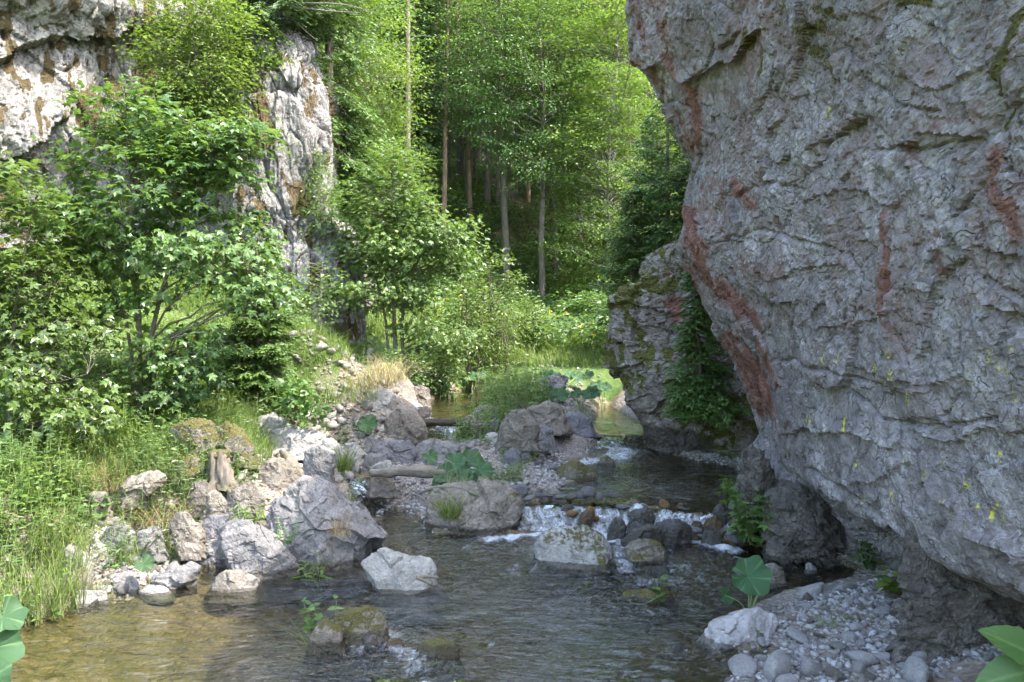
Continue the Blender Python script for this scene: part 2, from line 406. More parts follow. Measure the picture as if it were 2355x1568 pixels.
CP = [(1900,1400,.07),(2000,1480,.12),(2200,1480,.2),(2100,1340,.16),(2250,1390,.28),(1760,1480,.04),(2300,1550,.22),(1850,1545,.05),(1950,1560,.12),
 (150,1360,.07),(300,1325,.1),(450,1262,.12),(200,1250,.3),(350,1180,.37),(480,1200,.3),(60,1250,.4),(30,1100,.75),(200,1100,.62),(350,1085,.68),(450,1000,.85),(300,960,.95),(100,960,1.0),
 (0,900,1.2),(500,900,1.12),(600,900,1.12),(600,850,1.35),(450,800,1.6),(300,750,1.85),(700,960,.74),(800,1005,.55),(700,1010,.6),(640,1100,.45),(560,1150,.38),(900,955,.72),(720,875,1.08),(820,900,.9),(850,870,1.08),(780,792,1.6),(900,800,1.5),(700,770,1.75),
 (950,875,.9),(1000,862,.95),(1100,852,.85),(1250,832,.98),(1250,792,1.27),(1400,792,1.27),(1100,795,1.27),(1300,762,1.42),(1200,748,1.52),(1330,748,1.5),
 (1100,1060,.33),(1200,1055,.3),(1240,1025,.38),(1150,1010,.48),(1000,1070,.36),(1200,985,.56),(1250,950,.64),(1330,905,.7),(1250,900,.75),(1200,875,.78),(1300,862,.82),(1400,930,.52),(930,1150,.1),(1000,1120,.25),(1150,1130,.22),(1640,1045,.25),(1690,1060,.26)]
cpx = [G(a, b, z) for a, b, z in CP]
cpx += [np.array(q, float) for q in [(-2,22,3.0),(-1.9,28,5.0),(0,27,4.0),(1.5,27,3.4),(3,25,1.9),(4.5,24,3.0),(-6,20,6),(-8,16,4.5),(-3.5,16.3,4.5),(-3.3,15.7,3.8),(-2.1,15.5,1.75),(-2.2,18,2.0),(-12,12,4),(7,20,4.5),(6,16,2.5),(10,20,8),(9,12,7),(5,12.5,1.5),(0,45,10.5),(-12,45,13),(12,45,12),(0,80,19),(-40,80,24),(40,80,26),(0,130,30),(-80,130,40),(80,130,40),(-60,30,25),(60,30,25),
   (0,0,.35),(-4.2,4.2,.5),(-5,2,.8),(2.2,2.2,.35),(4,0,.6),(0,-10,.6),(-12,4,2.5),(-7,7,1.2),(-40,0,15),(40,0,15),(0,-60,4),(-9,-3,2),(9,-4,2),(-2.5,2.6,.25)]]
cpx = np.array(cpx)
def mq(a, b): return np.sqrt(((a[:, None]-b[None])**2).sum(2)+.16)
A = mq(cpx[:, :2], cpx[:, :2])+np.eye(len(cpx))*-.03
cpw = np.linalg.solve(np.block([[A, np.ones((len(cpx), 1))], [np.ones((1, len(cpx))), np.zeros((1, 1))]]), np.append(cpx[:, 2], 0))
def land(X):
    o = np.zeros(len(X))
    for i in range(0, len(X), 40000):
        o[i:i+40000] = mq(X[i:i+40000], cpx[:, :2])@cpw[:-1]+cpw[-1]
    return o
def terrain(X):
    lv, sd = level(X); gap = np.full(len(X), 1e9)
    for g in GAPS: gap = np.minimum(gap, sdist(X, g))
    p3 = np.stack([X[:, 0], X[:, 1], np.zeros(len(X))], 1)
    base = land(X)
    big = fbm(p3*.9, 4, 5)*.12*sstep(.1, 1.5, sd)*np.where(X[:, 1] > 20, 2, 1)
    bank = lv+np.maximum(.02+.16*np.minimum(sd, .5), (base+big-lv)*(1-np.exp(-np.maximum(sd, 0)/.28)))
    bed = lv-np.minimum(.26, .015+.28*np.maximum(-sd, 0))-.02*sstep(.1, .4, -sd)
    z = np.where(sd > 0, bank, bed)
    chan = sstep(.12, -.03, gap)*sstep(.0, .08, sd)  # spillways between the pools
    z = z*(1-chan)+(lv-.05)*chan
    z = z+fbm(p3*5, 3, 9)*.018*sstep(30, 18, X[:, 1])
    return z, lv, sd, gap
def axis(segs):
    o = [segs[0][0]]
    for a, b, st0, st1 in segs:
        x = a
        while x < b-1e-6:
            k = (x-a)/(b-a); x = min(b, x+st0*(1-k)+st1*k); o.append(x)
    return np.array(o)
gx = axis([(-90,-14,8,.6),(-14,-5.6,.5,.09),(-5.6,4,.034,.034),(4,10,.08,.5),(10,90,.6,8)])
gy = axis([(-60,1.5,8,.3),(1.5,3.2,.2,.035),(3.2,9.5,.033,.038),(9.5,18,.045,.09),(18,32,.12,.4),(32,135,.5,8)])
XX, YY = np.meshgrid(gx, gy, indexing='ij'); XY = np.stack([XX.ravel(), YY.ravel()], 1)
TZ, TL, TS, TG = terrain(XY)
TZg = TZ.reshape(XX.shape); TLg = TL.reshape(XX.shape); TSg = np.minimum(TS, TG).reshape(XX.shape)
def _bil(A, x, y):
    i = np.clip(np.searchsorted(gx, x)-1, 0, len(gx)-2); j = np.clip(np.searchsorted(gy, y)-1, 0, len(gy)-2)
    u = (x-gx[i])/(gx[i+1]-gx[i]); v = (y-gy[j])/(gy[j+1]-gy[j])
    return (A[i, j]*(1-u)*(1-v)+A[i+1, j]*u*(1-v)+A[i, j+1]*(1-u)*v+A[i+1, j+1]*u*v)
def hz(x, y): return _bil(TZg, np.asarray(x, float), np.asarray(y, float))
def shore(x, y): return _bil(TSg, np.asarray(x, float), np.asarray(y, float))
def wl(x, y): return _bil(TLg, np.asarray(x, float), np.asarray(y, float))
def on(x, y): return np.array([x, y, float(hz(x, y))])
def onray(bx, by):                                 # where the photo ray meets the ground
    d = np.linspace(3, 60, 4000); p = P(bx, by, 1.)
    x = p[0]*d; z = EYE+(p[2]-EYE)*d; g = hz(x, d); k = np.argmax(z < g)
    return np.array([x[k], d[k], g[k]])

# ground colours
t = NT('ground'); v = t.coord(); wet = t.attr('wet'); gr = t.attr('gravel'); gs = t.attr('grassy')
n1 = t.noise(v, 3, 6, .6); n2 = t.noise(v, 18, 5, .65); n3 = t.noise(v, 60, 3)
wn = t.n('ShaderNodeTexNoise'); t.l(v, wn.inputs['Vector']); wn.inputs['Scale'].default_value = 14; wm = t.n('ShaderNodeVectorMath', operation='MULTIPLY_ADD'); t.l(wn.outputs['Color'], wm.inputs[0]); wm.inputs[1].default_value = (.06, .06, .06); t.l(v, wm.inputs[2]); vw = wm.outputs[0]
stc = t.vor(vw, 27, 'F1', 'Color'); ste = t.vor(vw, 27, 'DISTANCE_TO_EDGE'); std = t.vor(vw, 27, 'F1')
sepc = t.n('ShaderNodeSeparateColor'); t.l(stc, sepc.inputs[0]); pr = sepc.outputs[0]
peb = t.ramp(pr, [(0., (.13, .125, .13)), (.3, (.22, .21, .205)), (.55, (.3, .275, .25)), (.8, (.24, .2, .155)), (1., (.38, .36, .34))])
peb = t.mix(t.ramp(ste, [(0., .8), (.22, 0.)]), peb, (.09, .075, .06)); peb = t.mix(t.ramp(n1, [(.4, 0.), (.62, .7)]), peb, (.17, .145, .115))
bedc = t.ramp(pr, [(0., (.045, .036, .024)), (.35, (.095, .074, .046)), (.6, (.14, .1, .058)), (.85, (.07, .07, .042)), (1., (.2, .155, .105))])
bedc = t.mix(t.ramp(n2, [(.3, .0), (.7, .75)]), bedc, (.115, .085, .038))
soil = t.ramp(n2, [(.3, (.07, .052, .036)), (.55, (.16, .125, .09)), (.75, (.27, .225, .17))])
gras = t.ramp(n2, [(.3, (.03, .055, .014)), (.55, (.06, .1, .022)), (.75, (.12, .13, .04))])
c = t.mix(gr, soil, peb); c = t.mix(t.ramp(t.math('ADD', gs, t.math('MULTIPLY', t.math('SUBTRACT', n1, .5), .8)), [(.35, 0.), (.65, 1.)]), c, gras)
algae = t.ramp(t.noise(v, .9, 3), [(.45, 0.), (.62, .6)]); bedc = t.mix(algae, bedc, (.06, .07, .028))
c = t.mix(wet, c, bedc)
ph = t.math('MULTIPLY', t.math('MAXIMUM', gr, wet), t.math('SUBTRACT', 1., std))
bn = t.bump(t.math('ADD', ph, t.math('MULTIPLY', n2, .5)), .03, .8); bn = t.bump(n3, .008, .5, bn)
M['ground'] = t.done(t.pbsdf(c, t.math('SUBTRACT', .92, t.math('MULTIPLY', wet, .3)), bn, .25))
x, y = XY[:, 0], XY[:, 1]; sdg = np.minimum(TS, TG)
wetA = sstep(.07, -.03, sdg)
right = (x > .9) & (y < 9)
grav = sstep(1.2, .5, sdg)*(((x > -2.6)*1.)*(y < 14)) + sstep(.9, .4, sdg)*(x <= -2.6)*(y < 14)
grav = np.maximum(grav, right*1.)
sand = np.exp(-(((x-2.45)/.5)**2+((y-4.0)/.45)**2)*1.2); grav = np.clip(grav-sand*1.3, 0, 1)
p3 = np.stack([x, y, y*0], 1)
grassy = np.clip(sstep(.5, 1.1, sdg)*(x < -2.2)*(y < 11)*.75 + (y > 14.2)*(x < 6)*(.9-.5*sstep(24, 30, y))+ (x < -1.7)*(y > 10.8)*sstep(.8, 1.4, TZ)*.9 + (x > -.7)*(y > 11)*(y < 14.2)*sstep(.2, .5, sdg)*.5+(y < 2)*.6, 0, 1)
grassy *= (1-right)
ground = link('ground', mesh('ground', np.column_stack([XY, TZ]), gridfaces(len(gx), len(gy)), M['ground'], True, dict(wet=wetA, gravel=grav, grassy=grassy)))
tag(ground, kind='structure')

# ---------------------------------------------------------------- water: one sheet per reach, stepping down over the weirs
t = NT('stream_water'); v = t.coord(); rap = t.attr('rapid'); fo = t.attr('foam')
flow = t.coord((1., 2.4, 1.))
w1 = t.noise(flow, 3.2, 2, .5, .8); w2 = t.noise(flow, 10, 3, .6, .9); w3 = t.noise(v, 34, 3, .6, .4)
hgt = t.math('ADD', t.math('MULTIPLY', w1, t.math('MULTIPLY_ADD', rap, .5, .22)), t.math('ADD', t.math('MULTIPLY', w2, t.math('MULTIPLY_ADD', rap, .5, .05)), t.math('MULTIPLY', w3, t.math('MULTIPLY_ADD', rap, .05, .004))))
nb = t.bump(hgt, .16, 1.)
tp = t.n('ShaderNodeBsdfTransparent'); tp.inputs[0].default_value = (.78, .80, .67, 1)
gl = t.n('ShaderNodeBsdfGlossy'); gl.inputs['Roughness'].default_value = .045; t.l(nb, gl.inputs['Normal'])
fr = t.n('ShaderNodeFresnel'); fr.inputs[0].default_value = 1.45; t.l(nb, fr.inputs['Normal'])
mx = t.n('ShaderNodeMixShader'); t.l(t.math('MULTIPLY', fr.outputs[0], 1.65), mx.inputs[0]); t.l(tp.outputs[0], mx.inputs[1]); t.l(gl.outputs[0], mx.inputs[2])
fs = t.coord((1., .5, .5)); fn = t.noise(fs, 13, 5, .68, .8); fn2 = t.noise(fs, 55, 3, .7)
ff = t.math('ADD', fo, t.math('ADD', t.math('MULTIPLY', t.math('SUBTRACT', fn, .5), 1.05), t.math('MULTIPLY', t.math('SUBTRACT', fn2, .5), .45)))
fm = t.math('MULTIPLY', t.ramp(ff, [(.3, 0.), (1.15, .75)]), t.ramp(fo, [(.02, 0.), (.12, 1.)]))
wf = t.pbsdf((.78, .82, .86), .35, t.bump(fn2, .02, .7), .5)
m2 = t.n('ShaderNodeMixShader'); t.l(fm, m2.inputs[0]); t.l(mx.outputs[0], m2.inputs[1]); t.l(wf, m2.inputs[2])
M['water'] = t.done(m2.outputs[0])
wx = axis([(-5,-1.8,.09,.04),(-1.8,3.6,.028,.028)]); wy = axis([(2.6,9.,.028,.03),(9.,15.2,.045,.08)])
WXX, WYY = np.meshgrid(wx, wy, indexing='ij'); WXY = np.stack([WXX.ravel(), WYY.ravel()], 1)
wlv, wsd = level(WXY); wg = np.full(len(WXY), 1e9)
for g in GAPS: wg = np.minimum(wg, sdist(WXY, g))
lg = wlv.reshape(WXX.shape); gxx, gyy = np.gradient(lg, wx, wy); slope = np.sqrt(gxx**2+gyy**2).ravel()
def blob(pts, r):                                  # distance weight to a stroke of plan points
    o = np.zeros(len(WXY))
    q = spline(np.array(pts), 24) if len(pts) > 2 else np.array(pts)
    for c in q: o = np.maximum(o, np.exp(-((WXY-c)**2).sum(1)/r**2))
    return o
def st(pts, z, r, a): return a*blob([G(u, vv, z)[:2] for u, vv in pts], r)
foam = np.clip(slope*1.1, 0, .62)*(wlv > .01)*(wlv < .4)*np.where(WXY[:, 1] > 8.9, .15, np.where(WXY[:, 0] < -.9, .2, .75))
rapid = np.clip(slope*2.5, 0, 1)
for q in [st([(1120,1238),(1250,1226),(1380,1228),(1420,1238)], 0, .12, .72), st([(1400,1215),(1440,1195),(1470,1185)], .1, .1, .7), st([(1600,1240),(1640,1250),(1680,1262)], 0, .13, .8), st([(1430,1245),(1425,1285),(1440,1310)], 0, .09, .5),
          st([(1320,1045),(1400,1035),(1440,1020)], .3, .3, .62), st([(1100,1260),(1250,1280),(1180,1320)], 0, .3, .28), st([(1300,1070),(1420,1062)], .2, .25, .38), st([(1560,1300),(1620,1330),(1500,1330)], 0, .28, .3),
          st([(890,1480),(920,1510),(960,1545)], -.05, .13, .4), st([(820,1530),(930,1560)], -.12, .2, .3), st([(1090,1490),(1130,1500)], -.05, .1, .3), st([(850,1140),(890,1160)], .05, .12, .3), st([(1400,960),(1440,970)], .42, .25, .4), st([(985,975),(1000,1000)], .5, .1, .55), st([(690,1335),(750,1330)], 0, .12, .3), st([(1250,1400),(1400,1380),(1550,1420)], 0, .3, .24)]:
    foam = np.maximum(foam, q)
for q in [st([(1000,1300),(1250,1310),(1500,1330),(1650,1320)], 0, .75, 1.), st([(900,1400),(1100,1400)], 0, .4, .3), st([(800,1540),(1000,1540)], -.1, .5, 1.), st([(1350,1040),(1450,1030)], .3, .5, 1.), st([(1600,1400),(1560,1440)], 0, .4, .7), st([(1450,1100),(1600,1120)], .2, .5, .5), st([(700,1350),(800,1400)], 0, .3, .5), st([(600,1540),(700,1500)], 0, .35, .55)]:
    rapid = np.maximum(rapid, q)
p3 = np.column_stack([WXY, WXY[:, 0]*0])
pw = warp(p3, .12, 2.2, 36)*np.array([1., 2.1, 1.])
wz = wlv + rapid*(.030*fbm(pw*3.4, 2, 31)+.013*fbm(pw*8., 2, 41)) + foam*.05*fbm(p3*9, 3, 33) + (.007*fbm(pw*2.2, 2, 35)+.0025*fbm(pw*6.5, 2, 39))*(.45+.55*sstep(-1.9, -.9, WXY[:, 0]))
wsm = np.minimum(wsd, wg); keepv = (wsm < .16) & ((wz-hz(WXY[:, 0], WXY[:, 1])) > -.12)
Fw = gridfaces(len(wx), len(wy)); Fw = Fw[keepv[Fw].any(1)]
used = np.unique(Fw); rm = np.zeros(len(WXY), int); rm[used] = np.arange(len(used))
water = link('water', mesh('water', np.column_stack([WXY, wz])[used], rm[Fw], M['water'], True, dict(foam=foam[used], rapid=rapid[used])))
tag(water, kind='structure')
# ---------------------------------------------------------------- cliffs: lofted plan outlines with plate-like relief
def stroke(B, pts, w):
    pts = np.array(pts, float)
    if len(pts) == 1: return np.exp(-((B-pts[0])**2).sum(1)/w**2)
    o = np.full(len(B), 1e9)
    for a, b in zip(pts[:-1], pts[1:]):
        e = b-a; q = B-a; tt = np.clip((q@e)/(e@e), 0, 1); dd = q-tt[:, None]*e; o = np.minimum(o, (dd*dd).sum(1))
    return np.exp(-o/w**2)
def ledge(B, pts, a, up=60, dn=18):
    pts = np.array(pts, float); yl = np.interp(B[:, 0], pts[:, 0], pts[:, 1])
    inx = sstep(pts[0, 0]-25, pts[0, 0]+25, B[:, 0])*sstep(pts[-1, 0]+25, pts[-1, 0]-25, B[:, 0])
    dv = B[:, 1]-yl+14*vnoise(np.column_stack([B/45, B[:, :1]*0]), 7)+5*vnoise(np.column_stack([B/12, B[:, :1]*0]), 8)
    return a*inx*np.where(dv < 0, np.exp(np.minimum(dv, 0)/up), -.25*np.exp(-np.maximum(dv, 0)/dn))*.8
def loft(levels, nu, nv, dens=None):
    zs = np.array([l[0] for l in levels], float)
    o = np.argsort(zs); PL = []
    for i in o:
        q = np.array(levels[i][1], float)
        n = len(q); u = np.linspace(0, n-1, nu) if dens is None else np.interp(np.linspace(0, 1, nu), dens, np.arange(n))
        m = np.gradient(q, axis=0); k = np.clip(u.astype(int), 0, n-2); tt = (u-k)[:, None]
        PL.append((2*tt**3-3*tt**2+1)*q[k]+(tt**3-2*tt**2+tt)*m[k]+(-2*tt**3+3*tt**2)*q[k+1]+(tt**3-tt**2)*m[k+1])
    PL = np.array(PL); zs = zs[o]; zz = np.linspace(zs[0], zs[-1], nv)
    V = np.zeros((nu, nv, 3))
    j = np.clip(np.searchsorted(zs, zz, side='right')-1, 0, len(zs)-2); f = ((zz-zs[j])/(zs[j+1]-zs[j])); f = f*f*(3-2*f)*.5+f*.5
    V[:, :, 0] = (PL[j, :, 0]*(1-f)[:, None]+PL[j+1, :, 0]*f[:, None]).T
    V[:, :, 1] = (PL[j, :, 1]*(1-f)[:, None]+PL[j+1, :, 1]*f[:, None]).T
    V[:, :, 2] = zz[None]
    return V
def gnormals(V, flip):
    n = norm(np.cross(np.gradient(V, axis=0), np.gradient(V, axis=1)))
    return -n if flip else n

def chunk(p, s, amp=1.):                            # broken rock relief in metres
    a, ea = facet(warp(p*np.array([1.3, 1.3, 1.3]), .14, 1.7, s), s+1)
    b, eb = facet(warp(p*np.array([3.6, 3.6, 4.2]), .12, 1.5, s+4), s+5)
    c, ec = facet(warp(p*np.array([10., 10., 12.]), .12, 1.5, s+8), s+9)
    d, ed = facet(warp(p*np.array([27., 27., 30.]), .12, 1.5, s+12), s+13)
    m1 = sstep(-.35, .35, fbm(p*.9, 3, s+20)); m2 = sstep(-.3, .3, fbm(p*1.3+9, 3, s+24))
    up_ = sstep(1.2, 4.2, p[:, 2]); m1 = m1*(.35+.65*up_); m2 = m2*(.5+.5*up_)
    h = .062*a+.036*b*(.35+.9*m1)+.02*c*(.35+1.0*m2)+.010*d*(.4+.9*m1)+.10*fbm(p*.6, 3, s+30)+.025*fbm(p*1.9, 3, s+31)+.014*fbm(p*6, 4, s+33)
    h -= .02*np.exp(-ea/.04)+.012*np.exp(-eb/.06)*m1+.006*np.exp(-ec/.08)*m2
    return h*amp, m1, m2

# --- overhanging cliff on the right bank
yy = [11.5, 9.7, 9.1, 8.5, 7.3, 6.2, 5.0, 3.8, 2.2, .2]
tab = [(7.4, [4.6,4.6,4.6,4.6,4.6,4.6]), (7.25, [3.2,3.1,3.1,3.2,3.2,3.3]), (6.95, [1.75,1.95,2.15,2.25,2.35,2.4]), (6.3, [1.38,1.58,1.8,1.9,2.0,2.1]), (5.4, [1.29,1.5,1.75,1.85,1.95,2.0]), (4.8, [1.31,1.58,1.8,1.9,2.0,2.05]), (4.4, [1.57,1.74,1.9,2.,2.05,2.1]), (4., [1.80,1.9,2.,2.05,2.1,2.15]),  # top levels, out of view, raised so the cliff's shadow reaches the largest boulder
       (3.69, [1.98,2.,2.05,2.1,2.15,2.2]), (3.2, [1.9,2.,2.08,2.15,2.2,2.25]), (2.8, [1.82,1.98,2.1,2.18,2.25,2.3]), (2.06, [2.08,2.13,2.2,2.28,2.35,2.4]),
       (1.46, [2.38,2.3,2.3,2.36,2.42,2.5]), (.98, [2.54,2.42,2.36,2.38,2.46,2.6]), (.74, [2.6,2.48,2.38,2.42,2.52,2.65]), (.64, [2.55,2.52,2.62,2.66,2.7,2.75]), (.5, [2.5,2.5,2.95,2.95,2.9,2.9]), (.3, [2.5,2.5,3.15,3.05,2.95,2.9]), (-.25, [2.45,2.48,3.2,3.0,2.95,2.9])]
lv_ = []
for z, xs in tab:
    C = xs[0]; q = [(C+4., yy[0]), (C+1.0, yy[1]), (C+.3, yy[2])]+[(xx, y0) for xx, y0 in zip(xs, yy[3:9])]+[(xs[-1]+.6, yy[9])]
    lv_.append((z, q))
V = loft(lv_, 560, 520, dens=[0,.06,.12,.19,.36,.53,.70,.86,.96,1.])
N = gnormals(V, True); sh = V.shape[:2]; Vf = V.reshape(-1, 3); Nf = N.reshape(-1, 3)
if Nf[len(Nf)//2, 0] > 0: Nf = -Nf
B = proj(Vf)
h, m1, m2 = chunk(Vf, 40)
h *= np.where(B[:, 1] > 900, .75, 1.)
for pts, a in [([(1470,135),(1580,178),(1690,138),(1765,60)], .16), ([(2040,330),(2140,312),(2240,318)], .07), ([(1805,990),(1893,1001),(1981,1005),(2062,1023)], .09), ([(2140,1111),(2180,1160),(2223,1199),(2267,1243),(2354,1291)], .10),
               ([(1850,470),(1950,440),(2050,470)], .05), ([(1700,650),(1760,690),(1850,700)], .08), ([(1640,560),(1700,545),(1760,500)], .05), ([(1980,850),(2090,880),(2200,870)], .06), ([(2200,640),(2280,700),(2354,740)], .07), ([(1780,640),(1900,600),(2000,640)], .04),
               ([(1880,760),(1990,740),(2100,700)], .05), ([(2110,1000),(2200,1020),(2260,980),(2354,1000)], .07), ([(1930,1120),(2020,1110),(2100,1060)], .05), ([(2050,180),(2150,200),(2250,160)], .05)]:
    h += .6*ledge(B, pts, a)
wc_ = B+9*np.stack([fbm(Vf*4, 3, 161), fbm(Vf*4, 3, 164)], 1)
for pts in [[(2035,480),(2045,600),(2060,720),(2110,820)], [(1640,560),(1760,530),(1860,560),(1960,590)], [(1990,345),(2080,350),(2230,322)], [(1780,830),(1900,850),(2060,890)], [(1830,450),(1870,380),(1900,300)], [(2200,560),(2260,640),(2354,690)], [(1900,620),(1930,720),(1900,820)], [(2120,60),(2180,160),(2200,280)], [(1700,450),(1770,420),(1850,440)], [(2210,760),(2205,900),(2160,1000)], [(1960,900),(2040,960),(2150,980),(2300,960)], [(1860,1080),(1990,1150),(2080,1240)], [(1990,180),(2060,240),(2150,260)], [(2250,420),(2200,500),(2190,620)]]:
    h -= .035*stroke(wc_, pts, 4.5)
rust = np.zeros(len(Vf)); moss = np.zeros(len(Vf)); lich = np.zeros(len(Vf))
wz_ = B+18*np.stack([fbm(Vf*3, 3, 61), fbm(Vf*3, 3, 64)], 1)
for pts, wd, a in [([(1478,40),(1500,110)], 14, .7), ([(1530,50),(1545,130),(1575,190)], 14, .8), ([(1465,150),(1500,170)], 22, .7), ([(1590,200),(1605,270),(1612,340)], 14, 1.), ([(1560,250),(1600,330)], 9, .9), ([(1500,180),(1530,230)], 12, .6),
      ([(1590,490),(1600,560),(1605,610)], 26, .95), ([(1620,640),(1680,690),(1735,750)], 26, .95), ([(1680,780),(1722,860),(1752,935)], 24, 1.15), ([(1740,790),(1790,890)], 12, .8), ([(1760,940),(1800,1000)], 12, .7),
      ([(2030,490),(2042,560),(2036,640),(2042,720)], 13, .9), ([(1700,410),(1745,470)], 22, .75), ([(2265,350),(2275,450)], 24, .9), ([(2305,470),(2354,540)], 30, .95), ([(2040,720),(2110,800)], 8, .6), ([(2130,300),(2260,230)], 20, .45), ([(1690,600),(1800,630)], 30, .5), ([(1920,300),(1960,420)], 40, .4), ([(2060,330),(2090,350)], 25, .6),
      ([(1660,420),(1640,520)], 40, .5), ([(1840,30),(1800,10)], 60, .35), ([(2150,520),(2170,640)], 12, .5)]:
    rust = np.maximum(rust, a*stroke(wz_, pts, wd))
rust = np.clip(rust, 0, .95); rust = np.maximum(rust, .46*sstep(-.05, .4, fbm(Vf*1.3, 4, 70))*sstep(820, 560, B[:, 1])*sstep(2250, 1650, B[:, 0]))
for pts, wd, a in [([(1740,60),(1732,105)], 10, 1.), ([(1763,120),(1756,175)], 7, .9), ([(1850,100),(1900,150),(1925,190)], 26, .62), ([(2354,25),(2300,120),(2272,215)], 20, 1.2), ([(1890,10),(1940,45)], 22, .6), ([(2080,5),(2130,0)], 25, .8), ([(2270,300),(2290,260)], 12, .9), ([(1860,60),(1900,50)], 25, .7), ([(1716,980),(1705,1020)], 14, .7), ([(2250,1340),(2320,1400)], 35, .6), ([(1850,1280),(1880,1260)], 30, .5)]:
    moss = np.maximum(moss, a*stroke(wz_, pts, wd))
moss = np.maximum(moss, .5*sstep(.25, .5, fbm(Vf*2.3, 4, 77))*sstep(420, 150, B[:, 1]))
rl = random.Random(4)
for a, b in [(1867,960),(2095,1056),(2178,1056),(2229,1107),(1992,1137),(2288,814),(2310,836),(2323,851),(2228,1014),(1900,250),(1852,437),(2199,105),(1960,965),(2330,800),(2335,900),(2060,1130),(2250,1200),(2100,1110),(2190,1150)]+[(rl.uniform(1820, 2350), rl.uniform(760, 1250)) for _ in range(20)]:
    lich = np.maximum(lich, stroke(B, [(a, b), (a+rl.uniform(-6, 2), b+rl.uniform(8, 22))], rl.uniform(3, 5.5)))
damp = sstep(.16, .02, Vf[:, 2])*sstep(6.0, 6.4, Vf[:, 1])
Vd = Vf+Nf*h[:, None]
cl = link('overhanging_cliff', mesh('overhanging_cliff', Vd, gridfaces(*sh), M['cliff'], False, dict(rust=rust, moss=moss, lichen=lich, damp=damp, warm=np.clip(.25+.75*sstep(1000, 620, B[:, 1]-.25*(B[:, 0]-1900))+rust*.5, 0, 1))))
tag(cl, 'huge grey lilac rock face with rust red streaks and yellow lichen overhanging the stream', 'cliff')

# --- mossy outcrop behind it
tab = [(3.35,4.4),(3.25,3.2),(3.1,2.3),(2.8,1.9),(2.5,1.76),(2.32,1.52),(2.02,1.43),(1.6,1.34),(1.24,1.37),(.82,1.52),(.49,1.74),(.25,1.84),(-.2,1.85)]
lv_ = []
for z, C in tab:
    k = max(0, (z-2.6))*.45
    lv_.append((z, [(C+3.5, 14.5+k), (C+1.6, 12.9+k), (C+.45, 11.9+k), (C, 11.0+k*.6), (C*.5+1.05+.12, 10.4+k*.6), (2.6+.25*(C-1.6), 10.0+k*.5), (3.2, 9.55+k*.3), (3.8, 9.0)]))
V = loft(lv_, 260, 250); N = gnormals(V, True); sh = V.shape[:2]; Vf = V.reshape(-1, 3); Nf = N.reshape(-1, 3)
if Nf[sh[0]//2*sh[1]+sh[1]//2, 0] > 0: Nf = -Nf
B = proj(Vf); h, m1, m2 = chunk(Vf*1.5, 140); h = h*1.25+.1*fbm(Vf*2.2, 3, 150)
for pts, a in [([(1400,850),(1470,840),(1530,880),(1600,870)], .12), ([(1415,720),(1480,700),(1540,740)], .1), ([(1440,930),(1500,900),(1560,930)], .07)]: h += ledge(B, pts, a, 35, 12)
wz_ = B+22*np.stack([fbm(Vf*4, 3, 161), fbm(Vf*4, 3, 164)], 1)
rust = np.zeros(len(Vf)); moss = np.zeros(len(Vf))
for pts, wd, a in [([(1540,690),(1550,720)], 30, .9), ([(1520,640),(1530,620)], 20, .6), ([(1580,800),(1600,850)], 30, .5)]: rust = np.maximum(rust, a*stroke(wz_, pts, wd))
for pts, wd, a in [([(1440,690),(1490,640)], 34, 1.1), ([(1430,720),(1460,780)], 24, .8), ([(1420,860),(1470,880)], 34, 1.1), ([(1460,820),(1520,830)], 28, .8), ([(1530,610),(1550,640)], 20, .8), ([(1600,960),(1560,990)], 30, .7), ([(1560,900),(1580,960)], 40, .55), ([(1490,470),(1520,560)], 50, .9)]: moss = np.maximum(moss, a*stroke(wz_, pts, wd))
moss = np.maximum(moss, .95*sstep(-.1, .35, fbm(Vf*2, 4, 170)))*(.5+.6*sstep(-.25, .25, fbm(Vf*9, 3, 175)))
damp = sstep(.62, .42, Vf[:, 2])*sstep(9.8, 10.3, Vf[:, 1])
oc = link('rock_outcrop', mesh('rock_outcrop', Vf+Nf*h[:, None], gridfaces(*sh), M['outcrop'], False, dict(warm=moss*0+.6, rust=rust, moss=moss, lichen=moss*0, damp=damp)))
tag(oc, 'mossy rock outcrop under young spruces at the stream bend behind the overhanging cliff', 'rock')

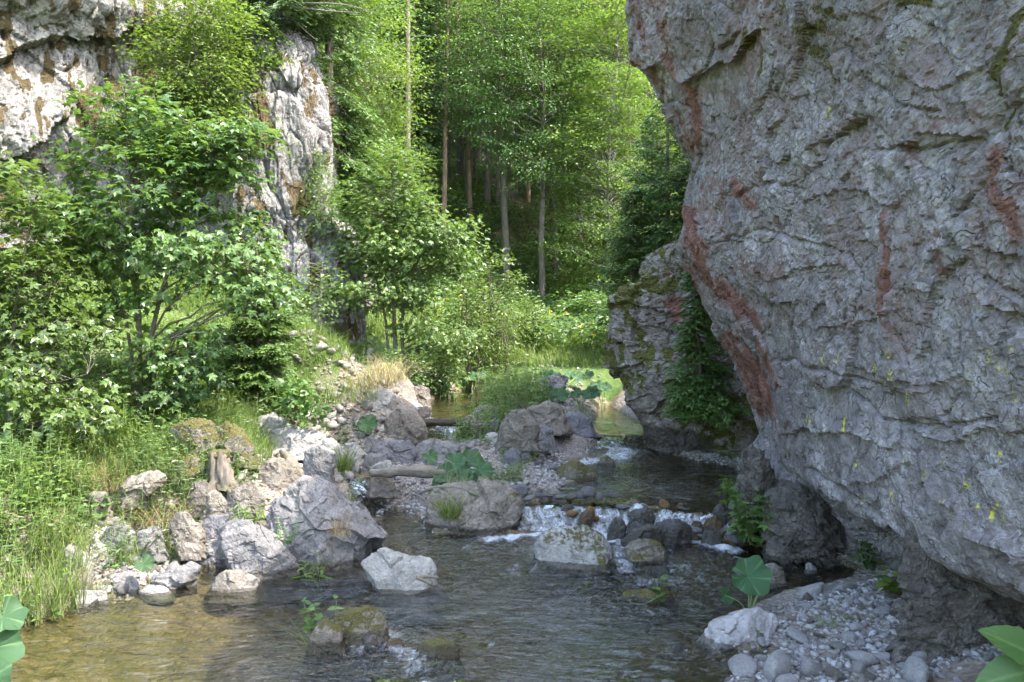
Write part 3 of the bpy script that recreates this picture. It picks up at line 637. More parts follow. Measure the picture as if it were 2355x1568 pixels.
# --- sunlit crag and buttress on the left
def crag(name, levels, nu, nv, seed, label, strokes, dark=()):
    V = loft(levels, nu, nv); N = gnormals(V, True); sh = V.shape[:2]; Vf = V.reshape(-1, 3); Nf = N.reshape(-1, 3)
    if Nf[sh[0]//2*sh[1]+sh[1]//2, 1] > 0: Nf = -Nf
    B = proj(Vf); q = Vf*np.array([.9, .9, .38])+np.array([0, 0, .22])*Vf[:, :1]
    h, m1, m2 = chunk(q, seed); h = h*1.45+.09*ridged(Vf*np.array([1.6, 1.6, .5]), 4, seed+50)+.06*ridged(Vf*np.array([5., 5., 1.1]), 4, seed+52)
    tl_ = Vf*np.array([1.7, 1.7, .42])+Vf[:, 2:3]*np.array([[.25, 0, 0]]); h -= .09*np.exp(-np.abs(fbm(tl_, 3, seed+57))/.022)+.07*np.exp(-np.abs(fbm(Vf*np.array([3.5, 3.5, 1.1]), 3, seed+58))/.04)
    h += .06*fbm(Vf*np.array([4., 4., 1.3]), 4, seed+55)
    for pts, a in dark: h += ledge(B, pts, a, 70, 30)
    wz_ = B+16*np.stack([fbm(Vf*3, 3, seed+61), fbm(Vf*3, 3, seed+64)], 1)
    moss = np.zeros(len(Vf))
    for pts, wd, a in strokes: moss = np.maximum(moss, a*stroke(wz_, pts, wd))
    moss = np.clip(moss*1.1, 0, 1)*(.55+.55*sstep(-.2, .25, fbm(Vf*np.array([7., 7., 2.6]), 3, seed+75)))
    moss = np.maximum(moss, .95*sstep(-.2, .2, fbm(Vf*np.array([1.3, 1.3, .7]), 3, seed+70))*sstep(-.12, .25, fbm(Vf*np.array([8., 8., 2.4]), 4, seed+72)))
    z0 = moss*0
    o = link(name, mesh(name, Vf+Nf*h[:, None], gridfaces(*sh), M['crag'], False, dict(rust=z0, moss=moss, lichen=z0, damp=z0)))
    tag(o, label, 'cliff'); return o
up = [(-12.,7.5),(-9.7,10.),(-8.0,12.),(-6.9,13.2),(-6.3,14.0),(-6.2,15.5),(-6.6,18)]
lo = [(-11.5,7.8),(-9.4,10.2),(-7.7,12.),(-6.3,13.1),(-5.2,13.6),(-4.4,13.9),(-4.0,17)]
sh_ = lambda L, dx, dy: [(a+dx, b+dy) for a, b in L]
crag('sunlit_crag', [(.2, sh_(lo, 0, 0)), (2.5, sh_(lo, -.1, .1)), (4., sh_(lo, -.35, .3)), (4.9, sh_(up, .15, -.1)), (6.0, up), (6.55, sh_(up, -.05, .0)), (7., sh_(up, .35, -.35)), (7.8, sh_(up, .3, -.3)), (10, sh_(up, -.3, .6))], 300, 330, 240,
     'white sunlit crag with brown moss and a dark overhang rising behind the maple', [([(240,60),(250,130)], 40, 1.1), ([(20,430),(60,520)], 40, .8), ([(200,200),(190,300)], 22, .8), ([(330,350),(340,420)], 30, .6)],
     [([(-60,170),(40,120),(100,95),(200,60),(290,40)], .3), ([(40,350),(110,300),(160,260)], .2)])
crag('rock_buttress', [(.8, [(-6.2,14.5),(-4.5,13.2),(-3.5,13.1),(-2.66,13.4),(-2.5,14.4),(-2.9,17)]), (2.7, [(-6.2,14.5),(-4.5,13.2),(-3.5,13.1),(-2.72,13.4),(-2.6,14.4),(-2.9,17)]), (3.25, [(-6.2,14.5),(-4.5,13.3),(-3.75,13.3),(-3.05,13.6),(-2.9,14.4),(-3.2,17)]),
     (3.6, [(-6.2,14.6),(-4.6,13.3),(-4.,13.2),(-3.6,13.5),(-3.4,14.4),(-3.6,17)]), (4.2, [(-6.2,14.6),(-4.6,13.35),(-4.,13.3),(-3.6,13.5),(-3.4,14.4),(-3.6,17)]), (4.85, [(-6.,14.6),(-4.6,13.4),(-3.9,13.3),(-3.38,13.6),(-3.3,14.4),(-3.6,17)]),
     (5.9, [(-5.8,14.7),(-4.55,13.5),(-3.95,13.4),(-3.45,13.7),(-3.35,14.6),(-3.6,17)]), (6.6, [(-5.6,14.8),(-4.5,13.7),(-4.1,13.7),(-3.8,13.9),(-3.6,14.8),(-3.9,17)]), (7.3, [(-5.4,15),(-4.6,14.2),(-4.3,14.2),(-4.1,14.4),(-4.,15),(-4.2,17)])], 200, 300, 340,
     'tall narrow pale buttress with brown moss between the maple and the round leafy bush', [([(600,160),(610,330)], 24, .95), ([(700,190),(710,260)], 24, .9), ([(640,330),(650,420)], 14, .8), ([(680,440),(690,480)], 30, .9), ([(780,560),(785,640)], 12, .9), ([(720,540),(715,620)], 20, .7)],
     [([(690,500),(740,540),(800,545)], .12)])

# ---------------------------------------------------------------- boulders with the outline seen in the photo
def boulder(name, label, poly, zb, mat, thick=.8, seed=0, moss=0., rough=1., sub=6, sink=.22, damp=.1, cat='boulder', group=None, yoff=None, p=40, facets=9, d=None, strat=None):
    poly = np.array(poly, float); by0 = poly[:, 1].max(); d0 = GD(by0, zb) if d is None else d
    S = np.stack([(poly[:, 0]-CX)/F*d0, EYE-(poly[:, 1]-HY)/F*d0], 1)
    wdt = np.ptp(S[:, 0]); low = S[:, 1].min(); cx = (S[:, 0].max()+S[:, 0].min())/2
    top = S[:, 1].max(); hx = wdt/2; hy = thick*wdt/2; hzz = (top-low+sink)/2; cz = (top+low-sink)/2
    Q = (S-[cx, cz])/[hx, hzz]
    Q = np.where((S[:, 1:] < low+.12*(top-low)), np.stack([Q[:, 0], Q[:, 1]*0-1.], 1), Q)
    lowx = S[S[:, 1] < low+.45*(top-low), 0]; Q = np.concatenate([Q, [[(lowx.min()-cx)/hx*.98, -1.], [(lowx.max()-cx)/hx*.98, -1.]]])
    # convex hull of the outline, oriented outward
    pts = sorted(map(tuple, Q)); hull = []
    for seq in (pts, pts[::-1]):
        k = []
        for q in seq:
            while len(k) > 1 and (k[-1][0]-k[-2][0])*(q[1]-k[-2][1])-(k[-1][1]-k[-2][1])*(q[0]-k[-2][0]) <= 0: k.pop()
            k.append(q)
        hull += k[:-1]
    rng = np.random.RandomState(seed+7); pl = []
    for a, b in zip(hull, hull[1:]+hull[:1]):
        a, b = np.array(a), np.array(b); e = b-a
        if np.linalg.norm(e) < .05: continue
        n = np.array([e[1], -e[0]])/np.linalg.norm(e); o = n@a
        for ty in (rng.uniform(.15, .5), -rng.uniform(.15, .5)):
            nn = np.array([n[0], ty, n[1]]); L = np.linalg.norm(nn); pl.append((nn/L, max(.12, o/L)))
    for s in (-1, 1):
        for k in range(facets):
            nn = norm(np.array([rng.uniform(-.75, .75), s, rng.uniform(-.15, .8)])); pl.append((nn, rng.uniform(.62, .96)))
    D, Fc = ico(sub)
    NN = np.array([q[0] for q in pl]); OO = np.array([q[1] for q in pl])
    g = np.maximum(D@NN.T, 0)/OO
    r = (g**p).sum(1)**(-1./p)
    V = D*r[:, None]*[hx, hy, hzz]
    sc = .55/max(.12, wdt)
    q = V*max(1.2, sc*1.7)+seed*3.1
    if strat is not None: q = q*np.array(strat)
    a, ea = facet(warp(q*1.5, .3, 1.5, seed), seed+1); b, eb = facet(warp(q*4.5, .3, 1.5, seed+3), seed+2); c, ec = facet(q*13, seed+3)
    amp = wdt*rough*(1.2 if wdt < .5 else 1.)
    if 'weir' in label and wdt < .6: damp = .34
    h = amp*(.055*a+.028*b+.013*c+.03*fbm(q*1.6, 4, seed+5)+.012*fbm(q*9, 3, seed+9)) - amp*.006*np.exp(-eb/.05)*(fbm(q, 2, seed) > 0)-amp*.012*np.exp(-ea/.03)*(fbm(q*.8, 2, seed+1) > .1)
    V = V+D*h[:, None]
    dp = np.clip((low+.02-(V[:, 2]+cz))/max(sink, .05), 0, 1.5); V[:, :2] *= (1+.35*dp)[:, None]
    loc = np.array([cx, d0+hy*.75 if yoff is None else d0+yoff, cz])
    # local normals by radius gradient are close to D; use the true face normals for moss
    nz = np.zeros(len(V)); fn = np.cross(V[Fc[:, 1]]-V[Fc[:, 0]], V[Fc[:, 2]]-V[Fc[:, 0]]); fn = norm(fn)
    for k in range(3): np.add.at(nz, Fc[:, k], fn[:, 2])
    nz /= 5.5
    W = V+loc; mo = np.zeros(len(V))
    if moss > 0: mo = np.clip(moss*(.25+.75*sstep(-.1, .7, nz))+.35*fbm(q*3, 3, seed+12), 0, 1.3)*(moss > 0)
    lo = np.array([wl(W[:, 0], W[:, 1]), shore(W[:, 0], W[:, 1])]); dm = sstep(damp, damp*.2, W[:, 2]-lo[0])*sstep(.25, .05, lo[1])
    z0 = mo*0
    o = link(name, mesh(name, V, Fc, M[mat], True, dict(moss=mo, damp=dm, rust=z0, lichen=z0)), None, loc)
    sm = np.zeros(len(o.data.polygons), bool); o.data.polygons.foreach_set('use_smooth', sm)
    return tag(o, label, cat, group)
bl = boulder
# near stream
bl('boulder', 'largest grey boulder, split by a diagonal crack, standing at the pool edge', [(560,1300),(590,1180),(640,1130),(680,1120),(735,1133),(760,1155),(800,1205),(862,1255),(850,1290),(700,1312)], 0., 'grey', .75, 1, .12, 1., 7)
bl('rock_slab', 'grey slab leaning against the left side of the largest boulder', [(500,1225),(520,1200),(560,1183),(640,1235),(700,1300),(640,1316),(560,1262)], 0., 'grey', .5, 2, .1, .8, 6, yoff=-.02)
bl('boulder', 'low rounded grey rock at the left foot of the largest boulder', [(490,1225),(530,1195),(560,1230),(600,1310),(540,1300),(500,1262)], 0., 'grey', .8, 3, .05, .8, 5, yoff=.12)
bl('boulder', 'white speckled boulder with two dark sticks on it in mid stream', [(812,1306),(822,1290),(845,1292),(880,1276),(920,1280),(985,1300),(995,1315),(1000,1350),(930,1366),(870,1352),(822,1325)], 0., 'white', .7, 4, 0, .75, 6, .15, .03)
bl('boulder', 'long grass topped rock at the left end of the stone weir', [(970,1165),(1000,1135),(1060,1120),(1130,1122),(1170,1140),(1212,1172),(1200,1215),(1080,1226),(1010,1215),(980,1190)], 0., 'warm', .62, 5, .42, 1., 6)
bl('boulder', 'whitish boulder with moss patches below the weir', [(1232,1268),(1250,1240),(1300,1222),(1350,1222),(1390,1240),(1415,1272),(1405,1290),(1320,1302),(1245,1290)], 0., 'white', .7, 6, .55, .8, 6, .15, .04)
bl('boulder', 'greenish brown low stone right of the whitish mossy boulder', [(1438,1272),(1450,1252),(1480,1245),(1525,1255),(1537,1275),(1525,1292),(1470,1298),(1442,1288)], 0., 'warm', .7, 7, .62, .6, 5, .12, .04)
bl('boulder', 'dark wedge shaped stone behind the greenish low stone at the weir', [(1430,1250),(1450,1225),(1490,1210),(1525,1215),(1530,1250),(1450,1262)], 0., 'grey', .7, 8, .1, .6, 5, .12)
bl('boulder', 'upright rusty brown stone leaning in the white water of the weir', [(1320,1216),(1335,1185),(1355,1165),(1370,1170),(1368,1195),(1345,1222)], .02, 'rusty', .6, 9, .3, .6, 5, .1)
bl('boulder', 'upright dark flat slab standing in the weir beside the rusty stone', [(1285,1208),(1285,1178),(1300,1160),(1328,1162),(1330,1185),(1312,1210)], .02, 'dark', .5, 10, 0, .6, 5, .1)
bl('boulder', 'blocky dark slab at the left end of the weir crest', [(1245,1190),(1250,1165),(1285,1158),(1292,1180),(1275,1196)], .05, 'dark', .8, 11, 0, .6, 5, .1)
bl('boulder', 'moss covered stone with grass and round leaves in the foreground shallows', [(745,1470),(760,1425),(800,1405),(850,1403),(880,1420),(888,1445),(850,1462),(780,1478)], 0., 'warm', .6, 12, .85, .6, 5, .12)
bl('boulder', 'earthy stone below the moss covered foreground stone', [(705,1480),(715,1450),(745,1432),(780,1445),(785,1480),(740,1502)], 0., 'warm', .7, 13, .7, .8, 5, .1)
bl('boulder', 'dark wet angular stone in the foreground beside the orange stone', [(815,1500),(830,1470),(855,1463),(880,1475),(870,1495),(840,1508)], -.06, 'dark', .8, 14, 0, .8, 5, .1, .2)
bl('boulder', 'orange brown wet stone at the foreground drop', [(880,1500),(890,1475),(915,1472),(930,1488),(915,1508)], -.06, 'rusty', .8, 15, .1, .6, 5, .1)
bl('boulder', 'dark mossy half sunk stone in the foreground rapids', [(945,1525),(960,1492),(1000,1478),(1040,1490),(1056,1510),(1010,1535)], -.05, 'warm', .8, 16, 1., .5, 5, .1, .1)
bl('boulder', 'yellowish stone cut by the bottom edge below the rapids', [(990,1580),(1010,1552),(1040,1542),(1060,1565),(1065,1590)], -.1, 'warm', .9, 17, .5, .6, 5, .1)
bl('boulder', 'small pale block alone in the shallows left of the speckled boulder', [(480,1350),(492,1328),(512,1315),(560,1320),(592,1340),(578,1357),(520,1360)], 0., 'warm', .6, 18, 0, .7, 5, .1, .03)
bl('rock_slab', 'long flat grey slab slanting into the shallows at the left bank', [(310,1348),(340,1330),(400,1305),(440,1294),(456,1312),(420,1330),(330,1352)], 0., 'grey', .45, 19, 0, .6, 5, .1, .03)
bl('rock_slab', 'thin pale stone just above water beside the long flat slab', [(315,1362),(330,1350),(370,1351),(380,1360),(330,1368)], 0., 'white', .6, 20, 0, .6, 5, .06, .02)
# left bank
for i, (lab, poly, zb, mt, mo) in enumerate([
 ('bright white stone nearest the water at the left bank', [(150,1390),(165,1368),(200,1363),(215,1380),(180,1398)], .0, 'white', 0),
 ('flat bright stone in line with the white stone at the waterline', [(190,1380),(205,1362),(235,1358),(240,1375),(215,1384)], .02, 'white', 0),
 ('pale knobbly stone at the waterline under the dry tuft', [(245,1362),(250,1325),(290,1318),(312,1335),(308,1352),(270,1368)], .0, 'grey', .1),
 ('brown stone capped with dry roots beside the tall grass', [(140,1360),(150,1325),(185,1310),(205,1335),(190,1365)], .05, 'warm', .6),
 ('big pale sunlit rock at the edge of the tall grass', [(110,1330),(115,1275),(145,1258),(190,1285),(200,1310),(160,1335)], .1, 'white', 0),
 ('white topped rock lying above the tall grass', [(128,1200),(150,1180),(200,1172),(235,1200),(215,1222),(150,1215)], .3, 'white', .1),
 ('grey angular rock left of the leaning brown rock', [(225,1240),(235,1215),(280,1212),(290,1240),(250,1258)], .25, 'grey', 0),
 ('flat topped bluish rock beside the curved root', [(295,1248),(310,1222),(350,1220),(365,1245),(330,1258)], .22, 'grey', 0),
 ('leaning brown and white rock above the round cobble', [(375,1210),(385,1178),(420,1185),(462,1235),(450,1252),(410,1240)], .2, 'warm', .3),
 ('smooth oval tan cobble on the left bank stones', [(395,1250),(410,1236),(430,1235),(446,1250),(425,1260)], .15, 'warm', 0),
 ('pale flat rock sloping into the dark inlet', [(420,1290),(440,1258),(490,1245),(520,1268),(510,1290),(460,1298)], .02, 'grey', 0),
 ('slanting pale wedge above the left gravel', [(195,1262),(210,1240),(245,1265),(250,1283),(215,1280)], .18, 'white', 0),
 ('dark knobbly stone on the left gravel', [(253,1290),(262,1270),(300,1270),(308,1290),(280,1300)], .1, 'dark', 0),
 ('earth lipped ledge rock under the dry grass', [(260,1130),(290,1100),(350,1085),(370,1100),(330,1125),(280,1140)], .55, 'warm', .3),
 ('rounded brown rock under the bank lip', [(180,1160),(200,1138),(235,1140),(245,1165),(215,1180)], .45, 'warm', .4),
 ('pale rock under the dead grass', [(155,1130),(180,1105),(230,1110),(250,1130),(200,1145)], .5, 'warm', .2),
 ('mossy square block below the tree stump', [(510,1180),(515,1128),(560,1110),(600,1130),(598,1165),(560,1195)], .3, 'warm', .5),
 ('brown boulder with whitish patches behind the largest boulder', [(560,1135),(575,1085),(600,1060),(640,1060),(680,1090),(705,1120),(690,1150),(600,1150)], .28, 'warm', .35),
 ('white streaked wedge leaning under the stump', [(460,1170),(465,1135),(490,1130),(525,1165),(515,1185),(480,1182)], .33, 'warm', .2),
 ('bluish flat faced rock at the foot of the stone pile', [(455,1212),(470,1190),(520,1188),(535,1215),(490,1228)], .22, 'dark', .1),
 ('pale broken rock left of the stump', [(420,1150),(430,1115),(465,1105),(480,1130),(460,1160)], .42, 'warm', .15),
 ('stacked pale stone beside the stump', [(440,1105),(450,1080),(485,1078),(490,1100),(460,1112)], .52, 'grey', .15),
 ('big brown moss cushion rock on the left bank', [(370,1040),(375,985),(420,965),(475,975),(490,1020),(470,1050),(400,1055)], .72, 'warm', 1.05),
 ('mossy rock with a pale right face above the stump', [(480,1030),(470,985),(510,972),(550,1000),(570,1030),(530,1050)], .7, 'warm', .8),
 ('lower mossy rock under the big moss cushion', [(380,1085),(390,1050),(440,1045),(462,1070),(430,1095)], .62, 'warm', .95),
 ('bright rock at the end of the ledge under the seedling', [(570,985),(585,960),(625,955),(665,985),(640,1010),(590,1008)], .68, 'white', .15),
 ('long bright stratified ledge under the sapling', [(600,1020),(610,995),(680,985),(735,1000),(740,1018),(660,1035)], .6, 'white', .05),
 ('dark pitted rock beside the pale blocks', [(690,1080),(690,1040),(730,1025),(765,1045),(760,1075),(730,1100)], .45, 'grey', .1),
 ('yellowish tall block among the pale blocks', [(725,1060),(735,1015),(760,1010),(790,1040),(795,1065),(760,1075)], .42, 'white', .3),
 ('white blue streaked block by the small cascade', [(770,1055),(785,1025),(820,1022),(838,1045),(820,1065),(790,1068)], .4, 'white', 0),
 ('pale grey angular block beside the butterbur sprig', [(830,1035),(835,1010),(850,1003),(873,1015),(860,1035)], .45, 'grey', 0),
 ('dark purple slab in the side stream', [(838,1060),(845,1030),(880,1012),(935,1020),(955,1045),(920,1060),(870,1068)], .36, 'dark', 0),
 ('domed pale stone in front of the dark purple slab', [(820,1070),(845,1045),(880,1045),(893,1065),(860,1078)], .35, 'grey', 0),
 ('small white stone before the domed pale stone', [(850,1078),(868,1062),(895,1062),(900,1075),(870,1085)], .33, 'white', 0),
 ('large grey boulder beside the log weir', [(868,1005),(880,965),(905,945),(945,948),(975,975),(982,1005),(960,1020),(900,1012)], .44, 'warm', .05),
 ('flat grey slab below the log weir', [(945,1048),(955,1025),(1000,1015),(1055,1030),(1058,1045),(1000,1056)], .4, 'grey', 0),
 ('shaded rounded boulder under the undercut bank', [(938,930),(945,895),(965,885),(985,895),(988,920),(965,935)], .62, 'warm', .3),
 ('sloping sunlit slab left of the far pool', [(890,945),(895,925),(925,915),(965,935),(985,950),(940,955)], .62, 'white', 0),
 ('tan stone at the corner of the far pool', [(950,955),(960,935),(985,935),(990,950),(970,962)], .58, 'warm', .1),
 ('large sunlit broken rock in the eroded bank', [(800,940),(815,905),(870,890),(910,910),(905,940),(850,950)], .75, 'white', .1),
 ('flat shaded block stuck in the eroded bank', [(745,885),(760,868),(800,862),(815,880),(780,895)], 1.0, 'grey', 0),
 ('shaded cube like block high in the eroded bank', [(770,862),(780,845),(805,843),(812,858),(790,868)], 1.12, 'grey', 0),
 ('small block in the middle of the eroded bank', [(752,905),(765,890),(785,892),(790,908),(770,915)], .9, 'grey', 0),
 ('grey rock poking out at the top of the eroded bank', [(690,820),(700,795),(735,790),(755,810),(745,830),(710,835)], 1.35, 'grey', .1),
 ('orange mossy rock under the young spruce', [(640,880),(650,845),(690,835),(715,855),(705,880),(670,890)], 1.1, 'warm', 1.1),
 ]):
    bl('rock', lab, poly, zb, mt, .8, 30+i, mo, .95, 5, .15, .04, 'rock')
# island and far side
for i, (lab, poly, zb, mt, mo) in enumerate([
 ('grey rock at the right end of the log weir with plants on top', [(1045,1005),(1050,970),(1080,955),(1115,975),(1120,1000),(1080,1012)], .46, 'warm', .45),
 ('brown cracked angular rock in the middle of the island', [(1145,1010),(1150,975),(1180,945),(1210,950),(1240,985),(1230,1008),(1180,1020)], .5, 'warm', .25),
 ('small pale rocks corner block left of the cracked angular rock', [(1110,995),(1115,970),(1140,962),(1155,985),(1140,1005)], .5, 'grey', .1),
 ('smooth whitish stone at the foot of the cracked angular rock', [(1110,1018),(1120,1000),(1155,995),(1170,1012),(1140,1022)], .46, 'white', 0),
 ('pyramid shaped pale stone on the gravel island', [(1218,1010),(1230,985),(1250,975),(1270,990),(1278,1012),(1240,1018)], .48, 'grey', 0),
 ('dark flat rock at the tip of the island', [(1262,985),(1275,960),(1320,950),(1360,965),(1366,980),(1320,988)], .46, 'dark', .3),
 ('mossy domed rock behind the pyramid shaped stone', [(1205,975),(1215,940),(1260,925),(1300,940),(1310,970),(1250,980)], .58, 'warm', .45),
 ('dark bluish angular stone alone on the island gravel', [(1158,1058),(1162,1040),(1180,1030),(1200,1042),(1198,1058),(1175,1065)], .36, 'dark', 0),
 ('bluish stone at the edge of the middle pool', [(1158,1135),(1165,1118),(1200,1115),(1218,1128),(1195,1140)], .23, 'dark', 0),
 ('green mossy pointed rock in the middle pool', [(1270,1100),(1290,1080),(1320,1066),(1345,1075),(1376,1090),(1360,1100),(1310,1106)], .2, 'warm', .7),
 ('small mossy rock with a stone on top in the middle pool', [(1368,1068),(1380,1055),(1400,1050),(1414,1062),(1400,1070)], .2, 'warm', .6),
 ('flat pale stone drifting at the lip of the middle pool', [(1247,1140),(1255,1130),(1285,1128),(1293,1138),(1265,1143)], .2, 'warm', 0),
 ('pitted pale stone under the grey driftwood log', [(848,1110),(860,1092),(890,1088),(905,1105),(885,1118)], .28, 'warm', .1),
 ('bright boulder at the far gravel bank', [(1240,880),(1250,868),(1290,862),(1310,872),(1290,885)], .8, 'grey', 0),
 ('mossy grey stone beside the large butterbur leaf', [(1750,1335),(1760,1308),(1785,1300),(1808,1318),(1812,1340),(1780,1348)], 0., 'warm', .4),
 ('small stone standing in the dark water by the overhang', [(1845,1316),(1855,1300),(1868,1296),(1880,1308),(1870,1318)], 0., 'grey', 0),
 ('grey stone at the waterline under the cliff foot', [(1762,1280),(1775,1262),(1795,1257),(1812,1272),(1795,1284)], 0., 'grey', 0),
 ('smooth pale boulder half buried at the pebble bar edge', [(1615,1484),(1645,1458),(1700,1434),(1760,1412),(1808,1428),(1812,1450),(1740,1478),(1680,1488)], .0, 'pebble', 0),
 ('mossy wet ledge carrying a heart leaved sprig', [(1432,1382),(1445,1370),(1500,1362),(1545,1368),(1550,1380),(1490,1386)], 0., 'warm', .9),
 ('dark pointed stone on the right end of the weir', [(1640,1195),(1645,1172),(1660,1158),(1680,1180),(1690,1192),(1660,1200)], .15, 'dark', 0),
 ('tan upright pebble at the right end of the weir', [(1705,1188),(1708,1172),(1718,1166),(1724,1180),(1716,1190)], .18, 'warm', 0),
 ('rusty stone in the right half of the weir', [(1620,1212),(1625,1195),(1650,1188),(1665,1205),(1640,1216)], .1, 'rusty', 0),
 ('ochre stone under the right weir crest', [(1585,1222),(1592,1198),(1615,1200),(1620,1220),(1600,1228)], .06, 'rusty', .1),
 ('dark block right of the ochre weir stone', [(1615,1245),(1625,1220),(1660,1222),(1665,1245),(1640,1254)], .0, 'dark', 0),
 ('long dark wet boulder below the right weir crest', [(1500,1240),(1510,1212),(1560,1203),(1595,1224),(1590,1246),(1540,1252)], .0, 'dark', .25),
 ('dark slab at the cliff end of the weir', [(1680,1240),(1690,1212),(1720,1208),(1735,1235),(1710,1248)], .02, 'dark', .1),
 ('grey flat block at the middle of the weir crest', [(1450,1200),(1455,1180),(1490,1172),(1510,1190),(1490,1205)], .1, 'grey', 0),
 ('grey pointed stone in the weir foam', [(1400,1222),(1410,1195),(1430,1188),(1440,1210),(1425,1228)], .05, 'grey', 0),
 ]):
    bl('rock', lab, poly, zb, mt, .75, 90+i, mo, .9, 5, .14, .04, 'rock')
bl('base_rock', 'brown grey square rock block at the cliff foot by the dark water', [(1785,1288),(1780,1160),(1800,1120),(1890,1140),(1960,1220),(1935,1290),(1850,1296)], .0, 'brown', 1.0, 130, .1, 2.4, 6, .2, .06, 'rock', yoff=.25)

# ---------------------------------------------------------------- loose stones: shared shapes, one object each
PEB = []
def pebmesh(i, mat, flat, p, sub=3):
    rng = np.random.RandomState(500+i); D, Fc = ico(sub)
    NN = norm(rng.normal(0, 1, (16, 3))); OO = rng.uniform(.72, 1., 16)
    g = np.maximum(D@NN.T, 0)/OO; r = ((g**p).sum(1)+1e-9)**(-1./p); r = np.minimum(r, 1.15)
    V = D*r[:, None]*np.array([1., rng.uniform(.6, .85), flat]); V += D*(.05*fbm(V*2.2+i*7, 4, i))[:, None]
    z0 = np.zeros(len(V))
    return mesh('stone_shape', V, Fc, M[mat], True, dict(moss=z0, damp=z0, rust=z0, lichen=z0))
SHP = {('pebble' if m == 'grey_' else m): [pebmesh(10*k+j, m, fl, p) for j, (fl, p) in enumerate([(.45, 8), (.6, 7), (.35, 9), (.7, 14), (.5, 18)])] for k, m in enumerate(['grey', 'warm', 'white', 'dark', 'rusty', 'pebble'])}
rs = np.random.RandomState(3)
def stone(x, y, s, mat, label, group, dz=0., name='stone', tilt=.35, flat=1.):
    me = SHP[mat][rs.randint(5)]
    o = link(name, me, None, (x, y, float(hz(x, y))+s*.18+dz)); o.scale = (s, s, s*rs.uniform(.8, 1.2)*flat)
    o.rotation_euler = (rs.normal(0, tilt), rs.normal(0, tilt), rs.uniform(0, 6.3))
    return tag(o, label, 'stone', group)
PN = {'grey': 'grey', 'warm': 'tan', 'white': 'whitish', 'dark': 'dark slate', 'rusty': 'rusty brown', 'pebble': 'pale grey'}
def scatter(n, poly, zref, sizes, mats, where, group, dry=.01, mind=.75):
    pp = plan(poly, zref); lo = pp.min(0); hi = pp.max(0); c = 0; tries = 0; acc = []
    while c < n and tries < n*60:
        tries += 1; q = rs.uniform(lo, hi)
        if sdist(q[None], pp)[0] > 0 or shore(*q) < dry: continue
        s = sizes[0]+(sizes[1]-sizes[0])*rs.rand()**2.2
        if any((q[0]-a)**2+(q[1]-b)**2 < (mind*(s+r_))**2 for a, b, r_ in acc): continue
        acc.append((q[0], q[1], s)); m = mats[rs.randint(len(mats))]
        stone(q[0], q[1], s, m, PN[m]+' '+where, group); c += 1
scatter(130, [(1620,1480),(1700,1400),(1870,1350),(1960,1330),(2080,1320),(2120,1420),(2260,1480),(2354,1580),(2354,1700),(1500,1700),(1640,1560)], .1, (.03, .13), ['pebble','pebble','pebble','pebble','white','warm','pebble'], 'stone lying on the shaded pebble bar below the cliff', 'stones of the pebble bar below the cliff')
scatter(36, [(990,1110),(1100,1000),(1270,1000),(1290,1050),(1290,1110),(1230,1150),(1150,1130),(930,1170),(900,1140)], .35, (.03, .085), ['grey','warm','grey','white','dark'], 'stone on the gravel island between the two streams', 'stones of the gravel island')
scatter(34, [(180,1340),(250,1240),(450,1230),(480,1260),(420,1290),(320,1340),(160,1385)], .12, (.03, .09), ['grey','white','warm','grey','white'], 'stone in the cobbles of the left shore', 'cobbles of the left shore')
scatter(22, [(560,1000),(700,960),(860,930),(880,1010),(740,1050),(700,1040),(580,1060)], .6, (.04, .12), ['white','warm','grey','white'], 'stone in the sunlit rubble under the eroded bank', 'rubble under the eroded bank')
scatter(12, [(1130,860),(1250,822),(1400,830),(1400,900),(1330,920),(1200,900)], .85, (.05, .12), ['white','warm','grey'], 'stone on the bright far gravel bank', 'stones of the far gravel bank')
scatter(12, [(720,900),(770,840),(900,860),(930,900),(830,930)], 1., (.05, .12), ['grey','warm','warm'], 'stone stuck in the shaded eroded bank', 'stones in the eroded bank')
scatter(8, [(1550,1046),(1640,1048),(1720,1070),(1715,1080),(1600,1060)], .25, (.025, .05), ['grey','white'], 'stone on the thin gravel spit under the outcrop', 'stones of the gravel spit', dry=-.1)
for k, (bx, by) in enumerate([(1218,1155),(1240,1150),(1262,1146),(1290,1150),(1312,1144),(1335,1146),(1352,1152),(1372,1148),(1395,1150),(1412,1148),(1432,1160),(1452,1165),(1475,1172),(1500,1182),(1520,1178),(1545,1184),(1568,1186),(1590,1184),(1612,1190),(1690,1195)]):
    q = G(bx, by+6, .2); m = ['grey','dark','warm','grey','warm','dark','grey'][k % 7]
    stone(q[0], q[1], rs.uniform(.05, .09), m, PN[m]+' flat stone laid along the crest of the stone weir', 'stones along the weir crest', .085, tilt=.15, flat=.7)
for k in range(14):
    u = rs.uniform(0, 1); bx = 1240+u*470; by = 1185+u*25+rs.uniform(-14, 40); q = G(bx, by, .08); m = ['dark','grey','rusty','dark','warm'][rs.randint(5)]
    stone(q[0], q[1], rs.uniform(.04, .085), m, PN[m]+' wet stone in the tumbling water of the weir', 'wet stones in the weir', .05)
for k, (bx, by, s, m) in enumerate([(1380,1510,.05,'warm'),(1560,1470,.06,'warm'),(560,1445,.04,'warm'),(840,1265,.03,'grey'),(995,1235,.04,'warm'),(600,1395,.05,'warm'),(330,1540,.05,'white'),(760,1330,.05,'warm'),(1660,1385,.06,'grey'),(1690,1340,.05,'grey'),(1480,1500,.05,'rusty'),(800,1360,.04,'dark'),(640,1380,.03,'dark'),(1330,1460,.04,'warm')]):
    q = G(bx, by, 0); stone(q[0], q[1], s, m, PN[m]+' lone stone in the shallow water', 'lone stones in the shallows', .0)
